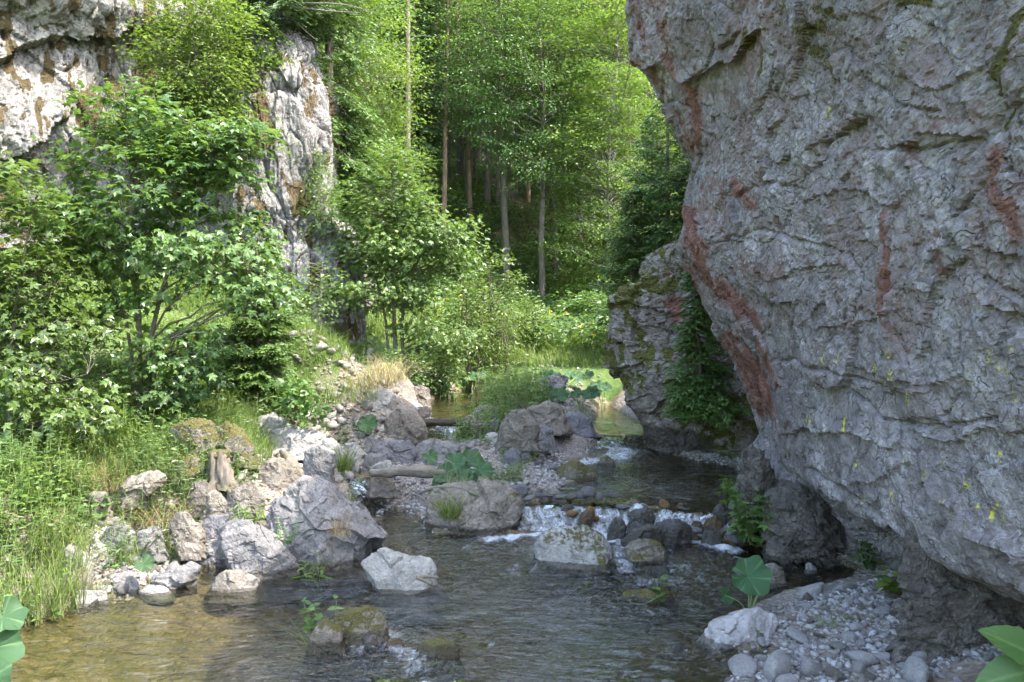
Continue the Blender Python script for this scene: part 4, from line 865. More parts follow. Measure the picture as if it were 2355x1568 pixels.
# fine gravel nobody could count
def gravel(name, regions, seed, mats, dry, jt=.1):
    r = np.random.RandomState(seed); D, Fc = ico(1); Vs = []; Fs = []; mi = []; off = 0
    for poly, zr, n, s0, s1 in regions:
        pp = plan(poly, zr); lo = pp.min(0); hi = pp.max(0)
        q = r.uniform(lo, hi, (n*4, 2)); q = q[(sdist(q, pp) < 0)]; q = q[shore(q[:, 0], q[:, 1]) > dry]; q = q[((q[:, 0]-2.45)/.5)**2+((q[:, 1]-3.95)/.42)**2 > .8+.5*r.rand(len(q))][:n]
        z = hz(q[:, 0], q[:, 1]); s = s0+(s1-s0)*r.rand(len(q))**2.5
        for k in range(len(q)):
            a = r.uniform(0, 6.3); sx = s[k]*np.array([1, r.uniform(.55, .9), r.uniform(.35, .65)])
            v = D*(1+jt*r.uniform(-1, 1, (len(D), 1)))*sx; ca, sa = math.cos(a), math.sin(a); tl = r.normal(0, .3)
            v = np.stack([v[:, 0]*ca-v[:, 1]*sa, v[:, 0]*sa+v[:, 1]*ca, v[:, 2]+v[:, 0]*tl], 1)
            Vs.append(v+[q[k, 0], q[k, 1], z[k]+s[k]*.15]); Fs.append(Fc+off); off += len(D); mi.append(np.full(len(Fc), r.randint(len(mats))))
    V = np.concatenate(Vs); z0 = np.zeros(len(V))
    o = link(name, mesh(name, V, np.concatenate(Fs), [M[m] for m in mats], True, dict(moss=z0, damp=z0, rust=z0, lichen=z0), np.concatenate(mi)))
    return tag(o, kind='stuff')
M['scree'] = rock_mat('pale_scree', ((.15, .135, .12), (.29, .265, .24), (.44, .42, .395)), .85, 3., moss=False, vary=0, bumpd=.006)
M['grey2'] = rock_mat('grey_gravel', ((.19, .185, .185), (.33, .32, .32), (.47, .455, .445)), .8, 3., moss=False, vary=0, bumpd=.004)
gravel('gravel', [([(1560,1500),(1700,1400),(1870,1350),(1960,1330),(2090,1310),(2140,1420),(2354,1480),(2354,1800),(1400,1800),(1640,1560)], .1, 3400, .01, .036),
    ([(900,1175),(1000,1110),(1100,990),(1270,1000),(1300,1050),(1300,1120),(1230,1155),(1150,1130)], .35, 2000, .012, .035), ([(120,1400),(250,1240),(450,1230),(500,1260),(420,1300),(320,1345)], .12, 1200, .012, .04),
    ([(800,1180),(830,1090),(960,1080),(1000,1130),(960,1185),(900,1160)], .2, 900, .012, .04), ([(560,1000),(700,950),(870,920),(890,1010),(740,1055),(580,1060)], .6, 1100, .015, .05), ([(1540,1044),(1640,1044),(1730,1064),(1725,1086),(1600,1062)], .25, 500, .01, .03), ([(1130,860),(1250,822),(1400,830),(1400,950),(1200,900)], .8, 900, .015, .05)], 5, ['grey2', 'pebble', 'grey2', 'pebble', 'grey2', 'scree', 'pebble', 'grey', 'white', 'warm'], -.06)

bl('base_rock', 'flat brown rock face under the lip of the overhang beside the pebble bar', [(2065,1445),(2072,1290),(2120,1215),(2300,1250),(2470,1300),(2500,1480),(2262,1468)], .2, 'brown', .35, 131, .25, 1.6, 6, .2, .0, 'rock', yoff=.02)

gravel('scree', [([(130,1370),(180,1250),(330,1130),(480,1100),(540,1230),(470,1290),(300,1350)], .25, 420, .02, .075), ([(470,1130),(560,1000),(720,950),(880,920),(900,1000),(760,1050),(700,1060),(620,1060)], .62, 520, .025, .1), ([(720,930),(760,850),(900,860),(940,940),(860,940)], .95, 160, .03, .1), ([(960,1180),(1000,1110),(1130,1000),(1270,1000),(1290,1100),(1150,1130)], .35, 260, .02, .06)], 9, ['scree', 'warm', 'scree', 'grey', 'white'], .0, .25)

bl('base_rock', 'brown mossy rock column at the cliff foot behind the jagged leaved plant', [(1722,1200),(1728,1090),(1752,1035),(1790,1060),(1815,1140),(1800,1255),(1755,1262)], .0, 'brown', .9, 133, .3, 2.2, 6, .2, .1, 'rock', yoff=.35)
# ---------------------------------------------------------------- plants
def _half(h, mid):
    n = len(h); pts = [tuple(p) for p in h]+[tuple(m) for m in mid]
    return pts
TM = {}
TM['quad'] = (np.array([(0, 0, 0), (.45, .34, .06), (1, 0, -.06), (.45, -.34, .06)]), [np.array([[0, 1, 2, 3]])])
TM['oval'] = (np.array([(0, 0, 0), (.3, .27, .07), (.72, .22, .04), (1, 0, -.1), (.72, -.22, .04), (.3, -.27, .07)]), [np.array([[0, 1, 2, 3], [0, 3, 4, 5]])])
TM['lance'] = (np.array([(0, 0, 0), (.3, .11, .03), (.7, .09, .0), (1, 0, -.12), (.7, -.09, 0), (.3, -.11, .03)]), [np.array([[0, 1, 2, 3], [0, 3, 4, 5]])])
_m = [(0, 0, 0), (.42, 0, .03), (1, 0, -.16), (.06, .46, -.04), (.32, .24, .05), (.66, .52, -.1), (.68, .18, .02), (.06, -.46, -.04), (.32, -.24, .05), (.66, -.52, -.1), (.68, -.18, .02)]
TM['maple'] = (np.array(_m), [np.array([[0, 1, 4, 3], [1, 6, 5, 4], [0, 7, 8, 1], [1, 8, 9, 10]]), np.array([[1, 2, 6], [1, 10, 2]])])
TM['heart'] = (np.array([(.12, 0, 0), (-.05, .28, .05), (.2, .45, .03), (.62, .33, 0), (1, 0, -.1), (.62, -.33, 0), (.2, -.45, .03), (-.05, -.28, .05)]), [np.array([[0, 1, 2, 3], [0, 5, 6, 7]]), np.array([[0, 3, 4], [0, 4, 5]])])
TM['needle'] = (np.array([(0, -.1, 0), (1, -.05, -.05), (1, .05, -.05), (0, .1, 0)]), [np.array([[0, 1, 2, 3]])])
def leaves(pos, ax, nr, size, tm, val):
    T, FL = TM[tm]; n = len(pos); k = len(T)
    ax = norm(ax); sd = norm(np.cross(nr, ax)); nr = np.cross(ax, sd)
    size = np.broadcast_to(size, (n,))
    V = pos[:, None]+size[:, None, None]*(T[None, :, :1]*ax[:, None]+T[None, :, 1:2]*sd[:, None]+T[None, :, 2:]*nr[:, None])
    o = (np.arange(n)*k)[:, None, None]
    return V.reshape(-1, 3), [(f[None]+o).reshape(-1, f.shape[1]) for f in FL], np.repeat(val, k)
def tubes(paths):
    Vs, Fs, off = [], [], 0
    for pts, rad, sd in paths:
        v, f = tube(pts, rad, sd); Vs.append(v); Fs.append(f+off); off += len(v)
    return np.concatenate(Vs), np.concatenate(Fs)
def leafcloud(rng, C, cs, lpc, lsize, tm, flat=.4, up=1., center=None, droop=.25, jit=.6, vb=0.):
    """leaves in flattened sprays round clump centres C"""
    n = len(C)*lpc; ci = np.repeat(np.arange(len(C)), lpc)
    tilt = rng.normal(0, .22, (len(C), 2))
    q = rng.normal(0, 1, (n, 3))*np.array([1, 1, flat])*np.repeat(np.broadcast_to(cs, (len(C),)), lpc)[:, None]
    q[:, 2] += (q[:, :2]*tilt[ci]).sum(1)-.12*np.linalg.norm(q[:, :2], axis=1)
    pos = C[ci]+q
    cen = C.mean(0) if center is None else center
    out = norm(pos-cen)
    nr = norm(np.array([0, 0, up])+out*.45+rng.normal(0, jit, (n, 3)))
    ax = norm(q*np.array([1, 1, .2])/np.maximum(np.linalg.norm(q, axis=1, keepdims=True), .01)+out*.5+rng.normal(0, .7, (n, 3))*np.array([1, 1, .4])+np.array([0, 0, -droop]))
    val = np.clip(np.repeat(rng.uniform(.2, .8, len(C)), lpc)*.6+rng.uniform(0, 1, n)*.4+vb, 0, 1)
    return leaves(pos, ax, nr, lsize*rng.uniform(.42, 1.22, n), tm, val)
def ellclumps(rng, ells):
    C = []
    for c, r, n in ells:
        d = norm(rng.normal(0, 1, (n, 3))); u = rng.uniform(.25, 1, n)**.5
        # uneven outline: radius varies with direction
        k = 1+.28*vnoise(d*2.2+rng.uniform(0, 50, 3), 3)
        C.append(np.array(c)+d*(u*k)[:, None]*np.array(r))
    return np.concatenate(C)
def limbs(rng, trunks, C, frac=1., r0=.3, rise=.35, sides=4, tip=.004):
    TP = np.concatenate([spline(np.column_stack([p, r]), 40) for p, r, s in trunks]); out = []
    for c in C:
        if rng.rand() > frac: continue
        dh = np.linalg.norm(TP[:, :2]-c[:2], axis=1); want = c[2]-rise*dh
        k = np.argmin(dh+1.6*np.abs(TP[:, 2]-want)+3*np.maximum(TP[:, 2]-c[2], 0))
        a = TP[k, :3]; L = np.linalg.norm(c-a); r = min(TP[k, 3]*.6, .006+.014*L)
        out.append((curve(a, c, 6, .05*L, .03*L, rng), np.linspace(r, tip, 6), sides))
    return out
def plant(name, label, cat, loc, trunks, C, cs, lpc, lsize, tm, lm, bm, seed, parts=('trunk', 'crown'), group=None, frac=1., rise=.35, **kw):
    rng = np.random.RandomState(seed)
    e = empty(name, loc, label, cat, group)
    tv, tf = tubes(trunks+limbs(rng, trunks, C, frac, rise=rise))
    link(parts[0], mesh(parts[0], tv, tf, M[bm]), e)
    V, Fc, a = leafcloud(rng, C, cs, lpc, lsize, tm, **kw)
    link(parts[1], mesh(parts[1], V, Fc, M[lm], False, dict(v=a)), e)
    return e
def spruce(name, label, loc, H, Rr, seed, lm='spruce', dens=1., droop=.25, bare=.05, lean=(0, 0), group=None, cat='spruce', nl=.055, cover=1., tr=.018):
    rng = np.random.RandomState(seed); e = empty(name, loc, label, cat, group)
    tz = np.linspace(0, 1, 8); tp = np.stack([lean[0]*tz*tz, lean[1]*tz*tz, H*tz], 1)+np.array([0, 0, -.1])
    paths = [(tp, tr*H**.9*(1-tz*.92)+.004, 7)]; PO, AX, NR = [], [], []
    nw = int(15+9*H**.6)
    for w_ in range(nw):
        f = bare+(1-bare)*(w_+.5)/nw; zz = H*f; L = Rr*(1-f)**.75*(.75+.5*rng.rand()) + .05
        base = np.array([np.interp(f, tz, tp[:, 0]), np.interp(f, tz, tp[:, 1]), zz])
        for k in range(rng.randint(4, 7)):
            if rng.rand() > cover: continue
            a = rng.uniform(0, 6.28); dr = np.array([math.cos(a), math.sin(a), 0]); l = L*rng.uniform(.7, 1.1)
            s = np.linspace(0, 1, 6); el = .25+.5*f-droop
            q = base+dr*l*s[:, None]; q[:, 2] += l*(el*s-droop*s*s*1.1+.22*s**3)
            paths.append((q, np.linspace(.012*l+.003, .002, 6), 3))
            sd = np.array([-dr[1], dr[0], 0])
            nt = max(3, int(l/.055*dens))
            for j in range(nt):
                u = .12+.88*(j+.5)/nt; b = np.array([np.interp(u, s, q[:, i]) for i in range(3)])
                for sg in (-1, 1):
                    tl = (.45*l*(1-u)**.7+.05)*rng.uniform(.6, 1.1); td = norm(dr*.75+sd*sg*.8+np.array([0, 0, -.35-droop*.9*rng.rand()]))
                    m = max(2, int(tl/(.03/dens)))
                    v = (np.arange(m)+.5)/m*tl
                    pp = b+td*v[:, None]+np.array([0, 0, -.35])*(v**2/max(tl, .01))[:, None]*.5
                    for g in (-1, 1):
                        PO.append(pp); AX.append(td[None]+g*.7*norm(np.cross(td, [0, 0, 1.]))[None]+rng.normal(0, .2, (m, 3))); NR.append(np.tile([0, 0, 1.], (m, 1))+rng.normal(0, .5, (m, 3)))
    PO = np.concatenate(PO); AX = np.concatenate(AX); NR = np.concatenate(NR)
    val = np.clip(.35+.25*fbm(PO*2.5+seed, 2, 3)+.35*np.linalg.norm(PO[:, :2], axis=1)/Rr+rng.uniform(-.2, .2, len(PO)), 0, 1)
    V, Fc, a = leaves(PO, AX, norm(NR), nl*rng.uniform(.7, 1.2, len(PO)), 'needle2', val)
    tv, tf = tubes(paths); link('trunk', mesh('trunk', tv, tf, M['bark']), e)
    link('crown', mesh('crown', V, Fc, M[lm], False, dict(v=a)), e)
    return e
TM['needle2'] = (np.array([(0, -.12, 0), (.6, -.2, 0), (1, 0, -.05), (.6, .2, 0), (0, .12, 0)]), [np.array([[0, 1, 2, 3, 4]])])
def blades(pos, h, wd, rng, lean=.45, bend=.5, val=None):
    n = len(pos); a = rng.uniform(0, 6.28, n); L = np.abs(rng.normal(0, lean, n)); sgm = np.linspace(0, 1, 4)
    dx = np.cos(a)*L; dy = np.sin(a)*L; b = bend*rng.uniform(.3, 1.3, n)
    V = np.zeros((n, 4, 2, 3))
    for i, s in enumerate(sgm):
        c = pos+np.stack([dx*s+np.cos(a)*b*s*s, dy*s+np.sin(a)*b*s*s, s*(1-.35*b*s)*np.ones(n)], 1)*h[:, None]
        ww = wd*(1-s**1.5*.92)*.5
        o = np.stack([-np.sin(a), np.cos(a), np.zeros(n)], 1)*ww[:, None]
        V[:, i, 0] = c-o; V[:, i, 1] = c+o
    k = (np.arange(n)*8)[:, None, None]; f = np.array([[0, 1, 3, 2], [2, 3, 5, 4], [4, 5, 7, 6]])[None]+k
    val = rng.uniform(0, 1, n) if val is None else val
    return V.reshape(-1, 3), f.reshape(-1, 4), np.repeat(val, 8)
def tuft_mesh(seed, n, h, spread, w_=.006, lean=.35, mat='grass', bend=.5):
    rng = np.random.RandomState(seed); r = spread*np.sqrt(rng.rand(n)); a = rng.uniform(0, 6.28, n)
    V, f, v = blades(np.stack([r*np.cos(a), r*np.sin(a), 0*r-.02], 1), h*rng.uniform(.5, 1.1, n), np.full(n, w_), rng, lean, bend)
    return mesh('grass_tuft', V, f, M[mat], False, dict(v=v))
def tuft(loc, label, seed, n=60, h=.3, spread=.08, w_=.006, lean=.35, mat='grass', group=None, bend=.5, cat='grass', name='grass_tuft'):
    o = link(name, tuft_mesh(seed, n, h, spread, w_, lean, mat, bend), None, loc); return tag(o, label, cat, group)
def burleaf(size, seed, cup=.18):
    """round butterbur blade: radial mesh with sunk veins, a notch at the stalk and a wavy toothed rim"""
    rng = np.random.RandomState(seed); nt, nr = 96, 10
    th = np.linspace(.16, 2*math.pi-.16, nt); rr = np.linspace(0, 1, nr)
    ph = rng.uniform(0, 6, 3)
    rim = (.78+.22*np.cos(th-math.pi)*-1*-1*0+.16*np.cos(th-math.pi))*(1+.06*np.sin(th*7+ph[0])+.012*np.sin(th*23+ph[1])+.03*np.sin(th*3+ph[2]))
    rad = rr[:, None]*rim[None]*size
    vein = 1-np.exp(-np.sin((th-math.pi)*3.5)**2/.035)*.8
    z = size*(cup*(rr[:, None]**2)*(1.1+.5*np.sin(th*2+ph[2]))[None]-.11*np.sin(th*5+ph[0])[None]*rr[:, None]**3+.06*vein[None]*np.sin(rr*math.pi)[:, None]) - size*.25*cup
    V = np.stack([rad*np.cos(th), rad*np.sin(th), z], -1).reshape(-1, 3)
    val = np.clip(.98-.85*vein[None]*np.ones((nr, 1))+rng.uniform(-.05, .05, (nr, nt)), 0, 1).ravel()
    return V, gridfaces(nr, nt), val
def butterbur(label, base, specs, seed, group=None, cat='butterbur plant'):
    """specs: (offset of the leaf centre, size, pitch, yaw)"""
    e = empty('butterbur', base, label, cat, group); rng = np.random.RandomState(seed)
    for k, (off, size, pitch, yaw) in enumerate(specs):
        V, Fc, a = burleaf(size, seed+k); off = np.array(off, float)
        lf = link('leaf', mesh('leaf', V, Fc, M['butterbur'], True, dict(v=a)), e, off); lf.rotation_mode = 'ZXY'
        lf.rotation_euler = (pitch[0] if hasattr(pitch, '__len__') else pitch, pitch[1] if hasattr(pitch, '__len__') else rng.normal(0, .15), yaw)
        tv, tf = tube(spline([(0, 0, -.04), off*np.array([.35, .35, .55]), off*np.array([.95, .95, .98])], 8), np.linspace(.009, .005, 8)*max(.5, size/.22), 7)
        link('stalk', mesh('stalk', tv, tf, M['stem']), e)
    return e
def herb(label, loc, H, nst, seed, spread=.1, lsize=.06, tm='oval', lm='herb', cat='leafy plant', name='leafy_plant', group=None, pitch=.06):
    rng = np.random.RandomState(seed); e = empty(name, loc, label, cat, group) if loc is not None else None
    paths = []; PO = []; AX = []; NR = []; SZ = []
    for s in range(nst):
        a = rng.uniform(0, 6.28); r = spread*rng.rand()**.5; h = H*rng.uniform(.55, 1.1); ln = rng.uniform(.05, .35)*h
        b = np.array([r*math.cos(a), r*math.sin(a), -.03]); tp = b+np.array([math.cos(a)*ln, math.sin(a)*ln, h])
        q = curve(b, tp, 5, .04*h, .01, rng); paths.append((q, np.linspace(.0035, .0015, 5), 3))
        m = max(3, int(h/pitch)); u = np.linspace(.2, 1, m); ph = rng.uniform(0, 3)
        for i, t_ in enumerate(u):
            p = np.array([np.interp(t_, np.linspace(0, 1, 5), q[:, j]) for j in range(3)])
            for g in range(2):
                an = ph+i*1.57+g*math.pi; PO.append(p); AX.append([math.cos(an), math.sin(an), .15-.3*(1-t_)]); NR.append([-.3*math.cos(an), -.3*math.sin(an), 1]); SZ.append(lsize*(1.15-.55*t_)*rng.uniform(.75, 1.2))
    V, Fc, a = leaves(np.array(PO), np.array(AX)+rng.normal(0, .15, (len(PO), 3)), norm(np.array(NR)+rng.normal(0, .25, (len(PO), 3))), np.array(SZ), tm, rng.uniform(0, 1, len(PO)))
    tv, tf = tubes(paths)
    if e is None: return (tv, tf), (V, Fc, a)
    link('stem', mesh('stem', tv, tf, M['stem']), e); link('foliage', mesh('foliage', V, Fc, M[lm], False, dict(v=a)), e)
    return e
def Bell(bx, by, d, rx, ry, rd, n, base):           # crown lobe given in photo units around a point at depth d
    c = P(bx, by, d)-np.array(base); return (c, (rx/F*d, rd, ry/F*d), n)
# ---------------------------------------------------------------- trees and shrubs
def base(bx, d): return on((bx-CX)/F*d, d)
def stem(b, pts, r0, r1, n=8, sides=7):
    q = np.array([np.array(p)-b for p in pts]); q = spline(q, n); return (q, np.linspace(r0, r1, n), sides)
# --- the maple in front of the crag
rng = np.random.RandomState(1)
b = base(322, 8.3); D = 8.3
tr = [stem(b, [b-[0, 0, .1], P(318, 700, D), P(300, 450, D), P(285, 215, D)], .034, .008), stem(b, [b+[.05, .05, -.1], P(352, 740, D-.1), P(395, 600, D), P(480, 380, D-.1), P(560, 290, D)], .032, .006), stem(b, [b+[-.08, .1, -.1], P(285, 720, D+.2), P(215, 560, D+.2), P(150, 430, D+.1)], .024, .006), stem(b, [b+[.1, 0, -.1], P(340, 800, D), P(440, 660, D-.3), P(580, 620, D-.2)], .018, .005)]
E = [Bell(300, 260, D, 85, 75, .4, 20, b), Bell(310, 390, D, 215, 120, .7, 58, b), Bell(420, 330, D, 120, 80, .5, 26, b), Bell(500, 370, D, 95, 75, .4, 24, b), Bell(570, 300, D, 40, 40, .25, 8, b), Bell(330, 540, D, 250, 110, .8, 60, b), Bell(160, 520, D, 110, 90, .6, 28, b), Bell(500, 600, D-.1, 110, 60, .5, 22, b), Bell(590, 660, D-.2, 60, 40, .3, 8, b), Bell(250, 660, D, 190, 60, .6, 14, b), Bell(430, 800, D-.3, 100, 60, .4, 12, b)]
plant('maple_tree', 'tall young maple with three thin trunks and glossy leaves in front of the white crag', 'tree', b, tr, ellclumps(rng, E), .13, 25, .1, 'maple', 'maple', 'bark', 11, flat=.45, jit=.5, droop=.35, rise=.45)
b = base(20, 7.4); D = 7.4
tr = [stem(b, [b-[0, 0, .1], P(30, 760, D), P(60, 560, D), P(90, 430, D)], .026, .006), stem(b, [b-[0, .1, .1], P(-40, 760, D), P(-80, 560, D)], .024, .006), stem(b, [b, P(90, 900, D-.1), P(200, 860, D-.2)], .014, .004)]
E = [Bell(60, 500, D, 110, 90, .5, 24, b), Bell(40, 640, D, 150, 90, .6, 36, b), Bell(-120, 600, D, 120, 150, .6, 26, b), Bell(90, 760, D, 140, 60, .5, 26, b), Bell(60, 870, D-.2, 150, 55, .5, 26, b), Bell(180, 940, D-.3, 90, 40, .3, 12, b), Bell(20, 400, D, 60, 40, .3, 8, b)]
plant('maple_tree', 'lower maple at the left edge with branches hanging over the grassy bank', 'tree', b, tr, ellclumps(rng, E), .13, 22, .095, 'maple', 'maple', 'bark', 12, flat=.4, jit=.5, droop=.35)
b = base(250, 7.9); D = 7.9
tr = [stem(b, [b-[0, 0, .1], P(245, 960, D), P(255, 880, D)], .01, .004), stem(b, [b-[.05, 0, .1], P(215, 960, D), P(180, 900, D)], .01, .004)]
plant('maple_sapling', 'small sapling with sunlit whitish leaves below the tall maple', 'sapling', b, tr, ellclumps(rng, [Bell(240, 900, D, 90, 50, .35, 16, b), Bell(330, 940, D, 60, 40, .3, 8, b)]), .1, 16, .09, 'maple', 'maple', 'bark', 13, ('trunk', 'crown'), flat=.4)
b = base(430, 8.2); D = 8.2
tr = [stem(b, [b-[0, 0, .1], P(420, 930, D), P(410, 860, D)], .012, .004)]
plant('maple_sapling', 'dark leafed sapling to the right of the maple trunks', 'sapling', b, tr, ellclumps(rng, [Bell(430, 880, D, 80, 50, .35, 18, b), Bell(370, 820, D, 60, 40, .3, 8, b)]), .11, 17, .1, 'maple', 'cool', 'bark', 14, flat=.4)
# --- spruces on the near left bank
def sp(label, bx, d, top, Rb, seed, **k):
    q = base(bx, d); H = P(bx, top, d)[2]-q[2]; return spruce('young_spruce', label, q, H, Rb, seed, **k)
sp('young bright green spruce at the brink of the eroded bank right of the maple', 595, 9.5, 480, .62, 21, lm='spruce2', droop=.3)
sp('small low spruce bush under the young bright spruce', 640, 9.2, 880, .34, 22, lm='spruce2', droop=.2)
# --- whitish sapling, thin birch
b = G(640, 1030, .6); D = b[1]
tr = [stem(b, [b-[0, 0, .1], P(655, 975, D), P(688, 900, D), P(692, 858, D)], .008, .003)]
plant('sapling', 'single sapling with whitish leaves growing from the sunlit rubble', 'sapling', b, tr, ellclumps(rng, [Bell(690, 900, D, 42, 38, .2, 12, b), Bell(700, 945, D, 40, 18, .2, 5, b)]), .065, 18, .075, 'heart', 'bush', 'bark', 15, flat=.6, up=.5)
b = base(735, 11.3); D = 11.3
tr = [stem(b, [b-[0, 0, .1], P(738, 700, D), P(742, 590, D)], .012, .004)]
plant('birch_sapling', 'thin open birch sapling before the pale buttress', 'sapling', b, tr, ellclumps(rng, [Bell(735, 650, D, 42, 60, .3, 20, b), Bell(720, 720, D, 30, 40, .2, 8, b)]), .12, 22, .06, 'oval', 'bush', 'greybark', 16, flat=.5)
# --- round sunlit bush tree in the middle
b = base(912, 13.1); D = 13.1
tr = [stem(b, [b-[0, 0, .1], P(905, 700, D), P(900, 550, D), P(905, 350, D)], .04, .008), stem(b, [b+[.15, 0, -.1], P(925, 720, D), P(960, 600, D), P(1010, 480, D)], .034, .008), stem(b, [b-[.1, 0, .1], P(880, 700, D), P(840, 560, D)], .03, .008)]
E = [Bell(905, 380, D, 60, 50, .35, 16, b), Bell(890, 460, D, 110, 70, .6, 40, b), Bell(900, 560, D, 130, 80, .8, 56, b), Bell(1010, 540, D, 80, 70, .6, 26, b), Bell(900, 670, D, 120, 50, .7, 30, b), Bell(850, 580, D, 50, 60, .4, 12, b), Bell(1060, 610, D, 40, 40, .4, 8, b), Bell(1000, 760, D-.2, 90, 40, .4, 16, b)]
plant('maple_tree', 'round sunlit leafy tree with pale leaf tips in the centre above the far pool', 'tree', b, tr, ellclumps(rng, E), .15, 44, .085, 'maple', 'bush', 'bark', 17, flat=.5, jit=.5, droop=.3, vb=.05)
def bush(label, bx, top, bot, hw, d, seed, lm='bush', ls=.07, tm='oval', cs=.13, n=36, lpc=60, name='shrub', zb=None, flw=0, bm='bark', **k):
    r = np.random.RandomState(seed); b = P(bx, bot, d) if zb is None else np.array([*P(bx, bot, d)[:2], zb])
    if zb is None and abs(hz(b[0], b[1])-b[2]) < 1.2: b = on(b[0], b[1])
    H = max(.3, P(bx, top, d)[2]-b[2]); W = hw/F*d
    tr = [(curve((0, 0, -.1), (r.uniform(-.5, .5)*W, r.uniform(-.4, .4)*W, H*r.uniform(.6, .9)), 6, 0, .03*H, r), np.linspace(.012+.008*H, .004, 6), 5) for _ in range(4)]
    E = [((0, 0, H*.62), (W, W*.8, H*.42), int(n*.65)), ((r.uniform(-.4, .4)*W, 0, H*.3), (W*.95, W*.8, H*.28), int(n*.35))]
    e = plant(name, label, 'shrub' if name == 'shrub' else name.replace('_', ' '), b, tr, ellclumps(r, E), cs, lpc, ls, tm, lm, bm, seed, ('stem', 'foliage') if name == 'shrub' else ('trunk', 'crown'), **k)
    if flw:
        C = ellclumps(r, [((0, 0, H*.7), (W, W, H*.4), flw)]); C = C[C[:, 2] > H*.45]; n_ = len(C)*40; ci = np.repeat(C, 40, 0)+r.normal(0, 1, (n_, 3))*np.array([.07, .07, .008])
        V, Fc, a = leaves(ci, r.normal(0, 1, (n_, 3))*[1, 1, .1], np.tile([0, 0, 1.], (n_, 1)), .03, 'quad', r.rand(n_))
        link('blossom', mesh('blossom', V, Fc, M['wpetal'], False), e)
    return e
bush('sunlit elder shrub with white blossom behind the round leafy tree', 1140, 560, 745, 75, 15.5, 31, 'bush', .08, flw=9, n=46)
bush('rounded bright shrub with white flower plates on the meadow edge', 1215, 680, 765, 38, 16.5, 32, 'bush', .075, flw=8, n=36)
bush('willow bush with many thin bare stems at the far bank', 1165, 690, 800, 42, 14.6, 33, 'lime', .05, 'lance', .12, 34, 80, name='shrub')
bush('shrub tucked between the round tree and the elder', 1085, 600, 760, 55, 14.5, 34, 'bush', .075, n=34)
bush('leafy bush leaning over the far end of the pool', 1010, 770, 880, 70, 13.4, 35, 'bush', .07, n=34)
bush('dark hazel bush in the shade at the foot of the wooded slope', 1345, 675, 752, 50, 20, 36, 'beech', .11, cs=.2, n=40)
bush('shaded bush behind the mossy outcrop', 1410, 690, 755, 25, 17, 37, 'cool', .09, cs=.16, n=30)
bush('young yellow green tree filling the gully between crag and buttress', 460, -40, 430, 120, 12.7, 40, 'lime', .075, 'oval', .2, 150, 90, name='gully_tree')
bush('darker lower bush hanging in the gully behind the maple', 440, 180, 400, 110, 12.9, 41, 'beech', .07, cs=.16, n=60, lpc=60)
bush('light shrub on the top of the buttress', 600, 60, 200, 60, 13.6, 42, 'lime', .07, n=36)
bush('grey green shrub on the rocky ledge beside the buttress', 712, 350, 440, 32, 13.6, 43, 'bush', .055, n=22, lpc=60)
bush('shrub rooted in the brown ledge under the long spruce', 745, 420, 560, 45, 13.5, 44, 'beech', .06, n=32)
bush('low bush at the foot of the buttress', 640, 620, 760, 40, 12.4, 45, 'bush', .06, n=34)
bush('dense green bush in the shade behind the maple trunks', 480, 690, 880, 80, 9.6, 47, 'herb', .06, n=18)
bush('leafy thicket at the left edge behind the hanging maple', 120, 780, 950, 130, 8.8, 48, 'cool', .07, n=26)
bush('small shrub overhanging the undercut bank', 940, 800, 885, 40, 12.6, 49, 'bush', .055, n=22)

# --- tree shapes of the forest behind, each built once
FOR = {}
def broad(key, name, label, loc, H, lo, Rr, seed, lm, bm, ncl=150, lpc=85, ls=.13, tm='quad', r0=.16, cs=.34, flat=.3, sc=1.):
    if key in FOR:
        r = random.Random(seed); s = sc*r.uniform(.94, 1.06); return copy_tree(FOR[key], loc, r.uniform(0, 6.28), s, label)
    r = np.random.RandomState(seed); z = np.linspace(0, 1, 9)
    tp = np.stack([np.cumsum(r.normal(0, .012*H, 9))*z, np.cumsum(r.normal(0, .012*H, 9))*z, H*z*.97-.3*(1-z)], 1)
    E = []; nl = 6
    for k in range(nl):
        f = (k+.5)/nl; zz = H*(lo+(1-lo)*f); rad = Rr*(math.sin(math.pi*(.18+.74*f))**.8)
        E.append(((np.interp(zz/H, z, tp[:, 0]), np.interp(zz/H, z, tp[:, 1]), zz), (rad, rad, H*(1-lo)/nl*.85), int(ncl/nl)))
    C = ellclumps(r, E)
    e = plant(name, label, 'tree', loc, [(tp, r0*(1-z*.88), 8)], C, cs, lpc, ls, tm, lm, bm, seed, flat=flat, rise=.4, jit=.55)
    e.scale = (sc,)*3; FOR[key] = e; return e
def conif(key, label, loc, H, Rr, seed, sc=1., **k):
    if key in FOR: return copy_tree(FOR[key], loc, random.Random(seed).uniform(0, 6.28), sc, label)
    e = spruce('spruce_tree', label, loc, H, Rr, seed, cat='tree', **k); e.scale = (sc,)*3; FOR[key] = e; return e
